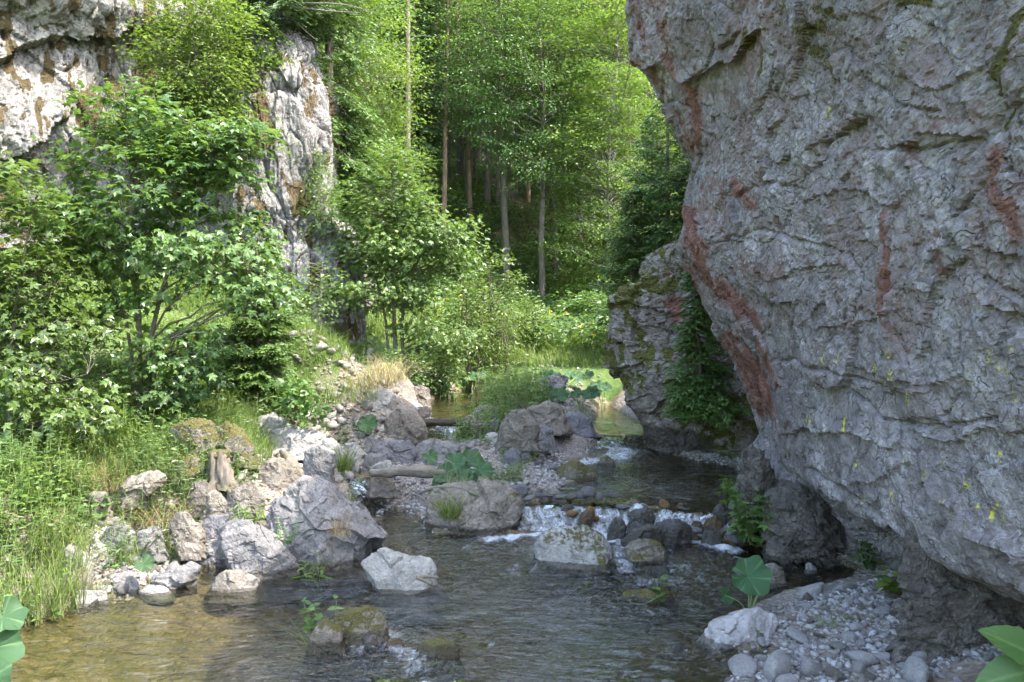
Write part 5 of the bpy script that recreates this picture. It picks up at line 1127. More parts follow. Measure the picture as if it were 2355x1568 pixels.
FT = [ # photo column, depth, kind, scale, label
 (1020, 25, 'slim', 1., 'slim leaning tree with a reddish trunk and leaves along its stem behind the round tree'),
 (1082, 27, 'slim', 1.05, 'straight reddish trunk left of the dark grey trunk on the slope'),
 (1165, 24.5, 'tall', 1.02, 'dark grey straight trunk standing lowest on the wooded slope'),
 (1246, 23.5, 'tall', .98, 'tall beech with a dark branching stem in the middle of the forest'),
 (1278, 26, 'tall', .97, 'twin stemmed looking beech right of the dark grey trunk at the shrub edge'),
 (1120, 30, 'tall', 1., 'beech deeper in the wood between the reddish and the dark trunk'),
 (1215, 31, 'slim', 1.1, 'pale leaning trunk deep in the wood above the brown undergrowth'),
 (1330, 27, 'tall', 1.05, 'beech crown lit yellow green left of the overhang'),
 (1060, 33, 'tall', 1.1, 'leafy crown showing sky gaps at the top of the picture'),
 (980, 31, 'tall', 1.1, 'blue green leafy tree right of the tall bare trunk'),
 (1400, 24, 'lime', 1., 'bright yellow green tree leaning out beside the overhang'),
 (1400, 23, 'lime', .7, 'lower yellow green tree at the right end of the slope'),
 (1440, 27, 'lime', 1.1, 'glowing yellow crown right behind the overhanging cliff edge'),
 (1330, 32, 'tall', 1.2, 'high yellow green crown in the middle back of the forest'),
 (795, 18.5, 'lime', .7, 'broad hornbeam with yellow green layered leaves beside the long spruce'),
 (885, 18.8, 'horn', .46, 'sunlit hornbeam flank left of the tall bare trunk'),
 (770, 22, 'lime', 1.0, 'lime green crown high behind the long spruce'),
 (690, 19, 'horn', .95, 'leafy tree on the hilltop behind the buttress'),
 (620, 20, 'lime', 1.1, 'pale green crown at the top edge left of the long spruce'),
 (530, 18, 'horn', .9, 'green tree on the hill behind the gully'),
 (1190, 37, 'tall', 1.2, 'shadowy beech far up the slope'), (1100, 39, 'tall', 1.2, 'far beech behind the reddish trunk'), (1275, 38, 'tall', 1.25, 'far beech behind the branching stem'),
 (1000, 39, 'tall', 1.2, 'far leafy tree behind the slim leaning tree'), (1380, 35, 'horn', 1.25, 'far leafy tree behind the bright yellow tree'), (1480, 31, 'horn', 1.2, 'leafy tree hidden mostly behind the cliff edge'),
 (890, 36, 'tall', 1.3, 'far tree behind the hornbeam flank'), (1235, 45, 'horn', 1.5, 'highest distant crown on the skyline'), (1130, 48, 'horn', 1.5, 'distant crown under the sky gaps'), (1010, 50, 'horn', 1.5, 'distant crown left of the sky gaps'), (1350, 48, 'horn', 1.5, 'distant crown at the right skyline'), (880, 46, 'horn', 1.4, 'distant crown at the left skyline'),
 (760, 30, 'horn', 1.2, 'hill tree behind the lime green crown'), (640, 27, 'horn', 1.1, 'hill tree behind the pale green crown'), (1450, 42, 'horn', 1.5, 'distant crown beside the cliff edge'),
]
KIND = {'tall': dict(name='beech_tree', H=10.5, lo=.40, Rr=2.2, lm='beech', bm='bark', ncl=135, lpc=110, ls=.095, r0=.125, cs=.38, flat=.2),
        'slim': dict(name='slender_tree', H=10.5, lo=.34, Rr=1.1, lm='cool', bm='redbark', ncl=100, lpc=90, ls=.09, r0=.1, cs=.34, flat=.35),
        'lime': dict(name='young_broadleaf_tree', H=10, lo=.08, Rr=2.5, lm='lime', bm='greybark', ncl=210, lpc=110, ls=.1, r0=.1, cs=.36, flat=.2),
        'horn': dict(name='hornbeam_tree', H=8.5, lo=.06, Rr=2.4, lm='beech', bm='greybark', ncl=210, lpc=110, ls=.105, r0=.13, cs=.4, flat=.28)}
for i, (bx, d, k, s, lab) in enumerate(FT):
    q = base(bx, d); kw = dict(KIND[k]); broad(k, kw.pop('name'), lab, q, seed=200+i, sc=s, **kw)
# bare pale trunk and dark spruces
q = base(937, 22); conif('bare', 'tall bare pale conifer trunk reaching the top edge beside a dark spruce', q, 21, 1.8, 301, bare=.62, droop=.4, dens=.28, nl=.16, cover=.7, tr=.0062)
FOR['bare'].children[0].data.materials[0] = M['greybark']
for i, (bx, d, s, lab) in enumerate([(952, 26, 1., 'dark spruce right behind the tall bare trunk'), (905, 29, 1.05, 'dark spruce left of the tall bare trunk'), (1050, 44, 1.2, 'dark spruce deep behind the slim trees'), (1180, 42, 1.2, 'dark spruce deep behind the grey trunk'), (960, 40, 1.15, 'black green spruce in the gap left of the slim trees'), (1300, 43, 1.2, 'dark spruce at the back of the slope'), (820, 33, 1.1, 'dark spruce on the left ridge')]):
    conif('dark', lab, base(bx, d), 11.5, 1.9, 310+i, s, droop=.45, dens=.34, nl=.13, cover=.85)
# thin trunks inside the wood
for i in range(26):
    r = random.Random(400+i); bx = 1040+i*14.5+r.uniform(-8, 8); d = r.uniform(29, 40)
    lab = 'thin dim conifer trunk among the many inside the dark wood'
    if 'thin' not in FOR: FOR['thin'] = None; e = spruce('spruce_tree', lab, base(bx, d), 10.5, 1.0, 340, cat='tree', bare=.5, dens=.26, nl=.15, tr=.011, cover=.75, droop=.4, group='thin trunks inside the wood'); FOR['thin'] = e; e.children[0].data.materials[0] = M['greybark']
    else: copy_tree(FOR['thin'], base(bx, d), r.uniform(0, 6), r.uniform(.85, 1.15), lab, 'thin trunks inside the wood')
# the long spruce standing on the ledge by the buttress, and the pine over it
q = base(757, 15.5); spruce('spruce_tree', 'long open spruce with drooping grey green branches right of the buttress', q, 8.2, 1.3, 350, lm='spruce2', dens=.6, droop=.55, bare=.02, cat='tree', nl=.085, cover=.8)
q = P(640, 130, 14.2); e = spruce('pine_tree', 'dark pine with bare lower branches on top of the buttress', q, 3.4, 1.6, 351, dens=.5, droop=.2, bare=.02, cat='tree', nl=.09, cover=.7)
b0 = P(600, 15, 14.6); pth = [spline([P(600, 15, 14.6), P(700, 8, 13.6), P(800, 12, 12.8), P(850, 26, 12.3)], 12), spline([P(655, 14, 14.), P(740, 24, 13.5), P(830, 30, 13.)], 10), spline([P(640, 13, 14.2), P(690, 60, 14), P(730, 95, 13.8)], 8), spline([P(560, 10, 14.4), P(600, 45, 14.3), P(560, 70, 14.2)], 8)]
v, f = tubes([(p, np.linspace(.022, .006, len(p)), 5) for p in pth]); br = link('dead_branch', mesh('dead_branch', v, f, M['deadwood'])); tag(br, 'long bare grey branch reaching out along the top edge from the pine', 'branch')
# spruces on and beside the mossy outcrop
def sp2(label, p, H, Rb, seed, **k): return spruce('young_spruce', label, p, H, Rb, seed, **k)
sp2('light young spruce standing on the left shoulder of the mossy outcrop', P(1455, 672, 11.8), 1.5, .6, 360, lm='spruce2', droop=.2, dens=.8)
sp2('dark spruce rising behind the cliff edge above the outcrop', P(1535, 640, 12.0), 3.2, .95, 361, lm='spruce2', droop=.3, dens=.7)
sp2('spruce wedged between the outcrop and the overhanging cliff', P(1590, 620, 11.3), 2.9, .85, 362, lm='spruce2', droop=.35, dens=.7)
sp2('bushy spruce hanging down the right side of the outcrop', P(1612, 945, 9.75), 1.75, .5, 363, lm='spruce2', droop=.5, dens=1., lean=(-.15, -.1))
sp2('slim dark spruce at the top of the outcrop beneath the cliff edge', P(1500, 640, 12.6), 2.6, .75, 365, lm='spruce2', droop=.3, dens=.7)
sp2('small spruce sprig low on the outcrop by the water', P(1600, 955, 9.6), .5, .3, 364, lm='spruce2', droop=.4)
bush('light green bush behind the light young spruce', 1440, 590, 720, 40, 15.5, 50, 'bush', .09, cs=.18, n=40)
# --- hanging spruce twigs at the top left of the overhang
pth = []
for k, (a, c, e_) in enumerate([((1440, -30), (1400, 60), (1360, 130)), ((1460, 30), (1450, 130), (1425, 260)), ((1455, 10), (1420, 90), (1405, 150)), ((1462, 90), (1440, 190), (1405, 240)), ((1330, -20), (1400, 20), (1455, 60))]):
    pth.append((spline([P(*a, 9.2), P(*c, 9.3), P(*e_, 9.4)], 8), np.linspace(.007, .003, 8), 4))
v, f = tubes(pth); tag(link('bare_twigs', mesh('dead_twig', v, f, M['bark'])), 'thin bare twigs hanging in front of the overhang edge', 'twig')
bpy.data.objects['bare_twigs'].name = 'hanging_twig'
# ---------------------------------------------------------------- butterbur and small plants
def offs(b, items):                                 # (bx, by, depth shift, size, pitch, yaw)
    o = []
    for bx, by, dd, s, pt, yw in items: o.append((P(bx, by, b[1]+dd)-b, s, pt, yw))
    return o
b = G(1722, 1408, .03); b[2] = hz(b[0], b[1])
butterbur('large butterbur leaf held up on stalks at the edge of the pebble bar', b, offs(b, [(1718, 1325, -.05, .17, (.85, -.35), 2.6), (1664, 1368, .0, .08, (.7, .8), 3.6), (1742, 1322, .1, .06, (.2, 0), .5), (1700, 1420, -.1, .05, (.5, .2), 1.)]), 1)
tv, tf = tube(spline([(0, 0, -.05), (.06, .02, .1), (.12, .05, .2)], 6), np.linspace(.009, .007, 6), 7); link('stalk', mesh('stalk', tv, tf, M['stem']), bpy.data.objects['butterbur'])
b = np.array([-2.75, 4.0, .0]); b[2] = hz(b[0], b[1])
butterbur('huge sunlit butterbur leaves cut off at the left edge in the foreground', b, offs(b, [(-25, 1490, 0, .17, (.9, .5), 2.9), (5, 1415, .1, .14, (.6, .3), 2.2), (-45, 1565, -.1, .16, (.8, .3), 3.), (-60, 1420, .2, .18, (.2, 0), 1.)]), 11)
b = G(1062, 1112, .3)
butterbur('dense clump of broad butterbur leaves in the middle of the gravel island', b, offs(b, [(1020, 1090, -.05, .15, (.75, -.3), 2.4), (1042, 1064, .1, .16, (.7, -.1), 2.7), (1078, 1056, .15, .16, (.6, .1), 3.), (1102, 1080, .0, .15, (.7, .4), 3.4), (1060, 1096, -.1, .13, (.8, 0), 3.1), (1008, 1122, -.12, .14, (.9, -.4), 2.6), (1090, 1108, -.12, .13, (.9, .3), 3.5), (1060, 1075, .25, .15, (.3, 0), 2.)]), 21)
def burs(label, bx, by, z, seed, n=5, spread=40, s=.16, up=28):
    r = random.Random(seed); b = G(bx, by, z); b[2] = min(b[2], float(hz(b[0], b[1])))
    butterbur(label, b, offs(b, [(bx+r.uniform(-spread, spread), by-r.uniform(.5, 1.)*up, r.uniform(-.3, .5), s*r.uniform(.75, 1.1), (r.uniform(.3, .9), r.uniform(-.4, .4)), r.uniform(2.2, 4)) for _ in range(n)]), seed)
for i, a in enumerate([('butterbur clump with dark leaves at the right tip of the island', 1330, 925, .62, 31, 8, 40, .14, 24), ('butterbur clump left of the dark clump on the island', 1265, 925, .66, 32, 7, 36, .14, 24), ('butterbur clump at the far end of the island by the gravel bank', 1300, 880, .78, 33, 8, 56, .15, 20), ('butterbur clump hanging over the far side of the pool', 1085, 888, .68, 34, 6, 36, .16, 26), ('pale butterbur leaf beside the shaded rounded boulder', 1012, 908, .62, 35, 3, 16, .17, 24), ('butterbur sprig between the sunlit rubble and the pale blocks', 826, 1008, .5, 36, 4, 26, .15, 34), ('butterbur sprig with three leaves at the side stream', 728, 1100, .32, 37, 4, 30, .13, 26), ('butterbur leaves in the bushes on the far right bank', 1385, 905, .6, 38, 6, 30, .14, 20),
     ('pair of lobed leaves drooping over the cobbles of the left shore', 345, 1320, .1, 39, 3, 26, .1, 36), ('butterbur leaves half hidden behind the driftwood log', 990, 1062, .37, 40, 3, 24, .12, 14)]):
    burs(*a)
def hb(label, bx, by, z, H, n, seed, d=None, **k):
    q = G(bx, by, z) if d is None else P(bx, by, d)
    return herb(label, q, H, n, seed, **k)
hb('dock plant with hanging lance leaves at the foot of the largest boulder', 718, 1328, 0., .2, 5, 1, spread=.07, lsize=.13, tm='lance')
hb('heart leaved sprig on the mossy wet ledge', 1512, 1368, .03, .16, 3, 2, spread=.05, lsize=.09, tm='heart')
hb('round leaved plant on the moss covered foreground stone', 745, 1440, .06, .2, 6, 3, spread=.1, lsize=.075, tm='heart')
hb('bright heart leaved seedling on the pebbles under the overhang', 2055, 1352, .2, .14, 3, 4, spread=.05, lsize=.1, tm='heart', lm='lime')
hb('small leafy sprig on the half buried pale boulder', 1732, 1455, .05, .12, 4, 5, spread=.07, lsize=.055, tm='heart')
hb('feathery green seedling among the pebbles', 1908, 1438, .1, .09, 6, 6, spread=.06, lsize=.05, tm='lance')
hb('tiny seedling near the grey pebbles', 1960, 1420, .12, .05, 4, 7, spread=.04, lsize=.035, tm='heart')
hb('jagged leaved plant hanging beside the weir at the cliff foot', 1742, 1235, .1, .42, 12, 8, spread=.16, lsize=.13, tm='maple', lm='herb')
hb('upper jagged leaved plant between the cliff and the middle pool', 1700, 1160, .22, .3, 10, 9, spread=.14, lsize=.1, tm='maple', lm='lime')
hb('dark leafy plant under the lip of the overhang', 2000, 1290, .1, .24, 8, 10, spread=.14, lsize=.1, tm='oval', lm='cool')
hb('long leaved plant on the gravel spit under the outcrop', 1668, 1052, .25, .42, 5, 11, spread=.12, lsize=.14, tm='lance', lm='cool')
hb('long leaved green plant behind the driftwood log', 1036, 1030, .42, .34, 4, 12, spread=.08, lsize=.15, tm='lance')
hb('leafy plant with small leaves in the crack of the largest boulder', 655, 1235, .25, .16, 8, 13, d=6.05, spread=.1, lsize=.05, lm='cool')
hb('light rosette plant behind the leaning slab', 575, 1195, .4, .16, 7, 14, d=6.75, spread=.1, lsize=.13, tm='lance', lm='lime')
# two large leaves entering at the lower right corner
b = np.array([2.35, 3.15, .1]); b[2] = hz(2.35, 3.15); e = empty('broad_leaf_plant', b, 'plant with two broad pointed leaves entering at the lower right corner', 'leafy plant')
for k, (bx, by, s, dr) in enumerate([(2285, 1450, .26, (.75, -.1, -.45)), (2250, 1568, .24, (.9, -.1, .25))]):
    p0 = P(bx, by, 3.0)-b; tip = p0; root = p0+np.array(dr)*s; u = np.linspace(0, 1, 28); w_ = np.linspace(-1, 1, 15)
    axd = norm(tip-root); nn = norm(np.array([.1, -.7, .7])-axd*(np.array([.1, -.7, .7])@axd)); sd = np.cross(nn, axd)
    wid = s*.3*np.sin(np.pi*u**.8)**.85*(1+.04*np.sin(u*40)); rib = np.exp(-np.sin((u[:, None]-.25*np.abs(w_)[None])*math.pi*7)**2/.06)
    V = (root+axd*(u*s)[:, None])[:, None]+sd*(wid[:, None]*w_[None])[..., None]+nn*((np.abs(w_)[None]**1.2*.22*wid[:, None]-.18*s*u[:, None]**2)-.012*rib*s*.3)[..., None]
    a = np.clip(.3+.55*rib+.6*np.exp(-(w_[None]/.08)**2), 0, 1).ravel(); V = V.reshape(-1, 3); Fc = gridfaces(28, 15)
    link('leaf', mesh('leaf', V, Fc, M['herb'], True, dict(v=a)), e); tv, tf = tube(spline([(0, 0, 0), (p0+np.array(dr)*s)*np.array([.6, .6, .8]), p0+np.array(dr)*s], 6), .004, 5); link('stalk', mesh('stalk', tv, tf, M['stem']), e)
# --- grasses as single tufts
for i, (lab, bx, by, z, n, h, sp_, w_, ln, mt, dd) in enumerate([
 ('long grass tuft hanging over the island rock', 1035, 1185, .3, 150, .3, .1, .006, .5, 'grass', 7.55), ('thin dry grass on top of the island rock', 1050, 1130, .35, 60, .25, .12, .004, .25, 'drygrass', 7.9),
 ('tall reed like grass in the side stream', 790, 1135, .15, 90, .42, .09, .011, .3, 'grass', None), ('grass blades at the right flank of the largest boulder', 795, 1190, .05, 30, .3, .08, .006, .25, 'grass', None),
 ('tall sunlit grass clump at the left waterline', 85, 1370, .12, 420, .5, .3, .006, .22, 'grass', None), ('upright grass clump above the sunlit clump', 130, 1270, .3, 260, .5, .26, .006, .2, 'grass', None), ('soft grass tuft in the cobbles of the left shore', 225, 1345, .1, 120, .16, .1, .004, .6, 'grass', None),
 ('arching long grass beside the leaning brown rock', 395, 1215, .3, 120, .4, .16, .006, .6, 'grass', None), ('grass tuft between the flat rocks of the left shore', 285, 1270, .2, 160, .25, .14, .005, .4, 'grass', None), ('thin grass on the mossy foreground stone', 742, 1490, .05, 110, .2, .09, .004, .8, 'grass', 5.1),
 ('dry grass hanging from the right side of the largest boulder', 785, 1225, .2, 90, .2, .08, .003, .9, 'drygrass', 5.95), ('sunlit thin grass by the young bright spruce', 530, 880, 1.1, 120, .35, .2, .007, .2, 'grass', None), ('grass by the tip of the island', 1310, 945, .65, 200, .35, .25, .007, .45, 'grass', None),
 ('grass tuft on the rock at the right end of the log weir', 1080, 975, .6, 60, .25, .1, .006, .4, 'grass', None), ('fern like tuft on the far meadow edge', 1320, 790, 1.3, 90, .6, .35, .02, .6, 'grass', None), ('grass at the base of the cliff beside the middle pool', 1690, 1120, .25, 70, .25, .1, .006, .5, 'grass', None),
 ('dry brown grass heap on the left bank lip', 230, 1100, .65, 500, .3, .3, .004, 1.1, 'drygrass', None), ('dry grass mat next to the ledge rock', 360, 1090, .7, 400, .26, .3, .004, 1.1, 'drygrass', None), ('dry grass overhang at the eroded bank', 850, 830, 1.4, 300, .45, .4, .006, .7, 'drygrass', None), ('dry grass curtain at the right end of the eroded bank', 890, 830, 1.35, 240, .4, .3, .006, .8, 'drygrass', None),
 ('pale grass on the brink above the eroded bank', 760, 790, 1.65, 320, .5, .6, .007, .3, 'grass', None)]):
    q = G(bx, by, z) if dd is None else P(bx, by, dd)
    if dd is None: q = on(q[0], q[1])
    tuft(q, lab, 700+i, n, h, sp_, w_, ln, mt)
# --- small leafy plants: a few shapes, one object each
HP = []
for k, (H, n, tm, ls, lm) in enumerate([(.34, 9, 'oval', .06, 'herb'), (.28, 10, 'oval', .045, 'herb'), (.42, 8, 'lance', .085, 'bush'), (.2, 9, 'heart', .065, 'herb'), (.5, 10, 'oval', .055, 'lime')]):
    HP.append([None, dict(H=H, nst=n, tm=tm, lsize=ls, lm=lm, spread=.16, seed=50+k)])
rh = np.random.RandomState(8)
def herbs(n, poly, zr, label, group, sc=(.7, 1.2), kinds=(0, 1, 2, 3, 4), dry=.02):
    pp = plan(poly, zr); lo = pp.min(0); hi = pp.max(0); c = 0; tr_ = 0
    while c < n and tr_ < 4000:
        tr_ += 1; q = rh.uniform(lo, hi)
        if sdist(q[None], pp)[0] > 0 or shore(*q) < dry: continue
        h = HP[kinds[rh.randint(len(kinds))]]; s = rh.uniform(*sc)
        if h[0] is None:
            h[0] = herb(label, on(*q), name='leafy_plant', group=group, **h[1]); h[0].scale = (s,)*3
        else: copy_tree(h[0], on(*q), rh.uniform(0, 6.3), s, label, group, 'leafy plant')
        c += 1
herbs(56, [(-150,1330),(0,1180),(130,1130),(190,1210),(130,1300),(60,1380),(-60,1420)], .4, 'leafy herb in the sunlit thicket at the left waterline', 'herbs of the left waterline thicket', (.6, 1.1))
herbs(40, [(0,1080),(200,1030),(370,1010),(370,1070),(240,1080),(100,1120)], .8, 'leafy herb on the grassy bank under the maples', 'herbs on the bank under the maples', (.6, 1.1))
herbs(30, [(230,1240),(300,1170),(420,1130),(470,1160),(400,1220)], .35, 'nettle like plant between the rocks of the left bank', 'nettles between the left bank rocks', (.6, .95), (0, 2))
herbs(24, [(430,1120),(560,1010),(600,1040),(560,1110),(480,1110)], .6, 'green weed by the stump and mossy rocks', 'weeds around the tree stump', (.6, 1.), (0, 1, 2))
herbs(48, [(1060,985),(1150,920),(1230,890),(1250,940),(1180,950),(1120,980)], .65, 'bright leafy weed on the top of the island', 'weeds on top of the island', (.8, 1.4), (0, 1, 2, 4))
herbs(24, [(1090,1110),(1130,1040),(1250,1030),(1200,1110)], .34, 'low green weed on the gravel of the island', 'weeds on the island gravel', (.45, .75), (0, 3, 1))
herbs(16, [(700,950),(780,860),(850,920),(760,1000)], .85, 'weed growing on the eroded bank slope', 'weeds on the eroded bank', (.6, 1.), (1, 2))
herbs(40, [(1140,870),(1240,820),(1400,835),(1400,900),(1250,860)], .9, 'weed on the far stony bank', 'weeds on the far stony bank', (.5, .8), (0, 1, 4))
herbs(8, [(480,960),(560,900),(640,900),(600,960)], 1., 'weed beside the young bright spruce', 'weeds beside the young bright spruce', (.7, 1.1))
for k, (bx, by, d) in enumerate([(1450, 690, 11.2), (1530, 720, 10.9), (1570, 800, 10.5), (1440, 850, 10.9), (1520, 860, 10.6), (1500, 770, 10.9)]):
    hb('fern tuft '+['on the mossy left shoulder', 'near the red patch', 'beside the hanging spruce', 'on the bulging left edge', 'above the pale foot', 'in the middle'][k]+' of the outcrop', bx, by, 0, .22, 8, 60+k, d=d, spread=.1, lsize=.09, tm='lance', lm='herb')
# yellow flowers near the spruce
b = base(545, 9.4); e = empty('ragwort', b, 'thin stemmed plant with a yellow flower head by the young spruce', 'flower'); tv, tf = tubes([(curve((0, 0, 0), (.03*k-.05, .02, .42+.03*k), 5), np.full(5, .003), 4) for k in range(5)]); link('stem', mesh('stem', tv, tf, M['stem']), e)
r = np.random.RandomState(2); pc = np.repeat(np.array([(.03*k-.05, .02, .43+.03*k) for k in range(5)]), 26, 0)+r.normal(0, 1, (130, 3))*[.028, .028, .008]; V, Fc, a = leaves(pc, r.normal(0, 1, (130, 3))*[1, 1, .2], np.tile([0, 0, 1.], (130, 1)), .022, 'quad', r.rand(130)); link('flower_head', mesh('flower_head', V, Fc, M['petal'], False), e)
# --- ground cover nobody could count
def field(n, x0, x1, y0, y1, keep, rng):
    q = np.stack([rng.uniform(x0, x1, n), rng.uniform(y0, y1, n)], 1); z = hz(q[:, 0], q[:, 1]); s = shore(q[:, 0], q[:, 1]); k = keep(q[:, 0], q[:, 1], z, s); return np.column_stack([q, z])[k]
r = np.random.RandomState(77)
nz = lambda q, f, s: fbm(np.column_stack([q[:, :2], q[:, 2]*0])*f, 3, s)
q1 = field(90000, -6, 6, 13.8, 24, lambda x, y, z, s: (s > .5) & (z > .9) & ((x > -2.4) | (y < 15)), r); q1 = q1[nz(q1, .8, 3) > -.25]
V, f, v = blades(q1, r.uniform(.1, .3, len(q1)), np.full(len(q1), .014), r, .3, .5)
tag(link('meadow_grass', mesh('meadow_grass', V, f, M['grass'], False, dict(v=v))), kind='stuff')
q2 = field(110000, -7.5, -1.2, 6.2, 13.6, lambda x, y, z, s: (s > .4) & (z > .5) & ((y < 11) | (z > 1.25)) & ((x < -2.5) | (z > 1.3)), r); q2 = q2[nz(q2, 1.6, 5) > -.22]
V, f, v = blades(q2, r.uniform(.08, .3, len(q2)), np.full(len(q2), .007), r, .4, .6)
tag(link('bank_grass', mesh('bank_grass', V, f, M['grass'], False, dict(v=v))), kind='stuff')
q3 = field(42000, -7.5, -1.2, 5.6, 13, lambda x, y, z, s: (s > .35) & (z > .35) & ((x < -2.6) | (z > 1.2)), r); q3 = q3[nz(q3, 1.3, 8) > -.05]
n = len(q3); V, Fc, a = leaves(q3+np.column_stack([r.normal(0, .02, (n, 2)), r.uniform(.03, .24, n)]), r.normal(0, 1, (n, 3))*[1, 1, .3], norm(np.array([0, 0, 1.])+r.normal(0, .4, (n, 3))), r.uniform(.03, .07, n), 'oval', r.rand(n))
tag(link('bank_undergrowth', mesh('bank_undergrowth', V, Fc, M['herb'], False, dict(v=a))), kind='stuff')
q4 = field(140000, -7, 9, 16, 40, lambda x, y, z, s: (s > .6), r); q4 = q4[nz(q4, .7, 11) > -.2]
n = len(q4); V, Fc, a = leaves(q4+np.column_stack([r.normal(0, .05, (n, 2)), r.uniform(.05, .5, n)]), r.normal(0, 1, (n, 3))*[1, 1, .3], norm(np.array([0, 0, 1.])+r.normal(0, .4, (n, 3))), r.uniform(.07, .16, n), 'oval', r.rand(n))
tag(link('forest_undergrowth', mesh('forest_undergrowth', V, Fc, M['cool'], False, dict(v=a))), kind='stuff')
q5 = field(500, -4, 6, 13.8, 19, lambda x, y, z, s: (s > .6) & (z > 1), r)[:90]; n = len(q5)
pc = np.repeat(q5+np.column_stack([np.zeros((n, 2)), r.uniform(.35, .6, n)]), 9, 0)+r.normal(0, 1, (n*9, 3))*[.03, .03, .015]; V, Fc, a = leaves(pc, r.normal(0, 1, (n*9, 3)), np.tile([0, 0, 1.], (n*9, 1)), .035, 'quad', r.rand(n*9))
tag(link('meadow_flower_heads', mesh('meadow_flower_heads', V, Fc, M['petal'], False)), kind='stuff')
# dead leaves and twigs on the left bank
q6 = field(9000, -6, -1.5, 6, 12, lambda x, y, z, s: (s > .15), r); n = len(q6); V, Fc, a = leaves(q6+[0, 0, .012], r.normal(0, 1, (n, 3))*[1, 1, .2], norm(np.array([0, 0, 1.])+r.normal(0, .4, (n, 3))), r.uniform(.02, .05, n), 'oval', r.rand(n))
tag(link('leaf_litter', mesh('leaf_litter', V, Fc, M['drygrass'], False, dict(v=a))), kind='stuff')

# ---------------------------------------------------------------- dead wood
def log(name, label, pts, rad, mat, cat='log', sides=16, n=60, seed=0, rough=.07, flare=None):
    q = spline(np.array(pts, float), n); rr = np.interp(np.linspace(0, 1, n), np.linspace(0, 1, len(rad)), rad)
    V, Fq = tube(q, rr, sides); c = np.repeat(q, sides, 0); k = 1+rough*fbm(V*8+seed, 4, seed)*2+rough*.6*vnoise(np.column_stack([np.tile(np.arange(sides), n)*.9, np.repeat(np.arange(n)*.02, sides), np.zeros(n*sides)]), seed)
    V = c+(V-c)*k[:, None]; V = np.concatenate([V, q[:1], q[-1:]]); m = n*sides
    tr = [[(j+1) % sides, j, m] for j in range(sides)]+[[(n-1)*sides+j, (n-1)*sides+(j+1) % sides, m+1] for j in range(sides)]
    return tag(link(name, mesh(name, V-q[0], [Fq, np.array(tr)], M[mat]), None, q[0]), label, cat)
log('driftwood_log', 'thick grey driftwood log lying across the gravel behind the butterbur clump', [G(853, 1088, .42), G(920, 1084, .45), G(1000, 1085, .42), G(1050, 1090, .4)], [.04, .052, .055, .045], 'log', seed=1, rough=.22)
log('weir_log', 'dark log holding back the far pool with water dripping over it', [P(968, 972, 10.35), P(1010, 970, 10.4), P(1065, 971, 10.35)], [.05, .055, .05], 'wetlog', seed=2, rough=.15)
log('branch', 'bare curved branch lying on the island rock', [P(965, 1133, 7.9), P(1010, 1120, 7.75), P(1060, 1123, 7.7), P(1100, 1140, 7.65), P(1150, 1147, 7.7)], [.014, .016, .014, .013, .008], 'log', 'branch', 8, seed=3)
log('stick', 'dark wet stick on the right side of the speckled boulder', [P(958, 1328, 5.8), P(975, 1335, 5.75), P(992, 1343, 5.7)], [.013, .013, .011], 'bark', 'stick', 8, seed=4)
log('stick', 'second dark stick pointing right over the water from the speckled boulder', [P(965, 1327, 5.8), P(985, 1326, 5.78), P(1008, 1328, 5.75)], [.012, .011, .007], 'bark', 'stick', 8, seed=5)
b = G(515, 1120, .5)
e = empty('tree_stump', b, 'weathered upright tree stump with a moss cap among the left bank rocks', 'stump')
q = [np.array(p)-b for p in (P(512, 1125, b[1]), P(510, 1080, b[1]+.02), P(502, 1040, b[1]+.05))]; V, Fq = tube(spline(np.array(q), 20), np.interp(np.linspace(0, 1, 20), [0, .25, 1], [.13, .10, .085]), 48); k = 1+.75*fbm(V*np.array([18, 18, 2.5]), 4, 6)
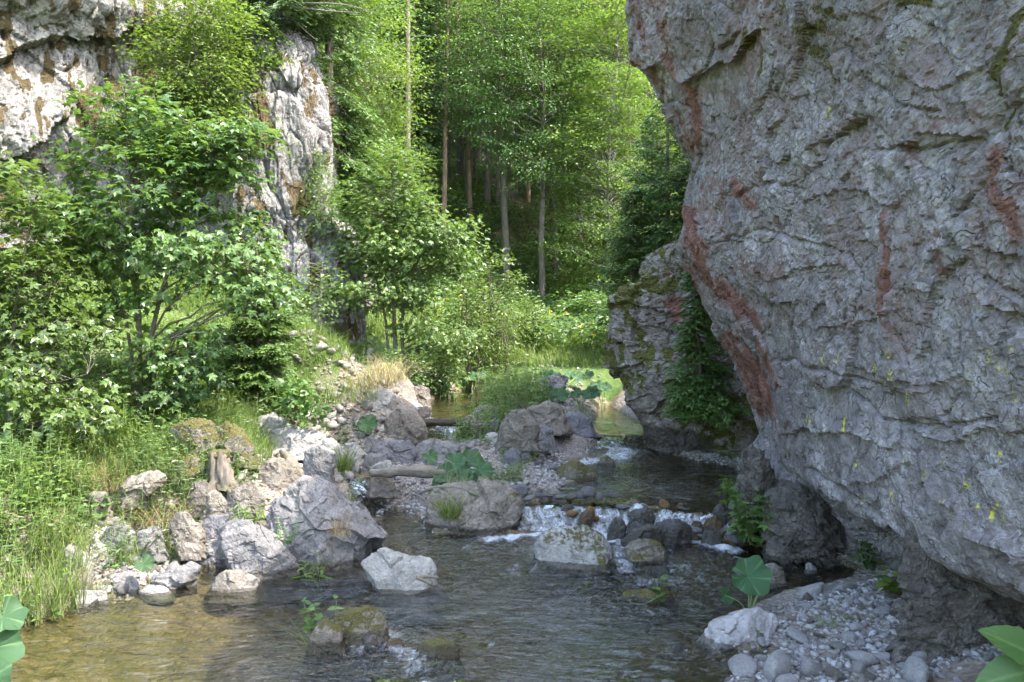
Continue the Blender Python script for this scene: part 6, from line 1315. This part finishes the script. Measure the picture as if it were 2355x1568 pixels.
c = np.repeat(spline(np.array(q), 20), 48, 0); V = c+(V-c)*k[:, None]; link('wood', mesh('wood', V, Fq, M['bark']), e)
D, Fc = ico(4); V = D*np.array([.095, .09, .05]); V += D*(.03*fbm(V*12, 4, 7))[:, None]; z0 = np.zeros(len(V)); link('moss_cap', mesh('moss_cap', V+q[2]+[0, 0, -.02], Fc, M['warm'], True, dict(moss=z0+1.3, damp=z0, rust=z0, lichen=z0)), e)
log('broken_trunk', 'splintered yellowish trunk slanting down beside the brown boulder', [P(645, 1035, 8.35), P(672, 1070, 8.2), P(690, 1105, 8.1), P(700, 1130, 8.05)], [.02, .06, .055, .03], 'deadwood', 'log', 12, seed=8, rough=.5)
log('root', 'bleached bent root sticking up by the flat bluish rock', [G(370, 1265, .15), P(368, 1235, 6.55), P(372, 1222, 6.55), P(388, 1218, 6.6)], [.012, .012, .01, .006], 'deadwood', 'root', 7, seed=9)
log('stick', 'straight pale stick leaning over the sunlit rubble', [P(645, 1050, 8.9), P(668, 1005, 8.95), P(690, 950, 9.)], [.008, .008, .006], 'deadwood', 'stick', 7, seed=10)
log('stick', 'thin pale stick leaning on the stones of the left shore', [G(328, 1268, .14), P(345, 1240, 6.3), P(358, 1220, 6.35)], [.006, .006, .004], 'deadwood', 'stick', 6, seed=11)
log('stick', 'thin twig lying on the island gravel', [G(1140, 1092, .34), G(1170, 1096, .33), G(1200, 1098, .32)], [.01, .01, .007], 'bark', 'stick', 6, seed=12)
log('branch', 'pale dead branch on the far bank edge', [G(1248, 800, 1.2), P(1275, 808, 16.4), G(1300, 812, 1.1)], [.02, .018, .01], 'deadwood', 'branch', 7, seed=13)
for k, (a, c) in enumerate([((1095, 935), (1110, 850)), ((1105, 940), (1100, 870))]):
    log('twig', ['dead reddish twig standing up on the island', 'shorter dead reddish twig beside it on the island'][k], [G(*a, .6), P((a[0]+c[0])/2-4, (a[1]+c[1])/2, 11.4), P(*c, 11.4)], [.008, .006, .003], 'redbark', 'twig', 5, seed=14+k)
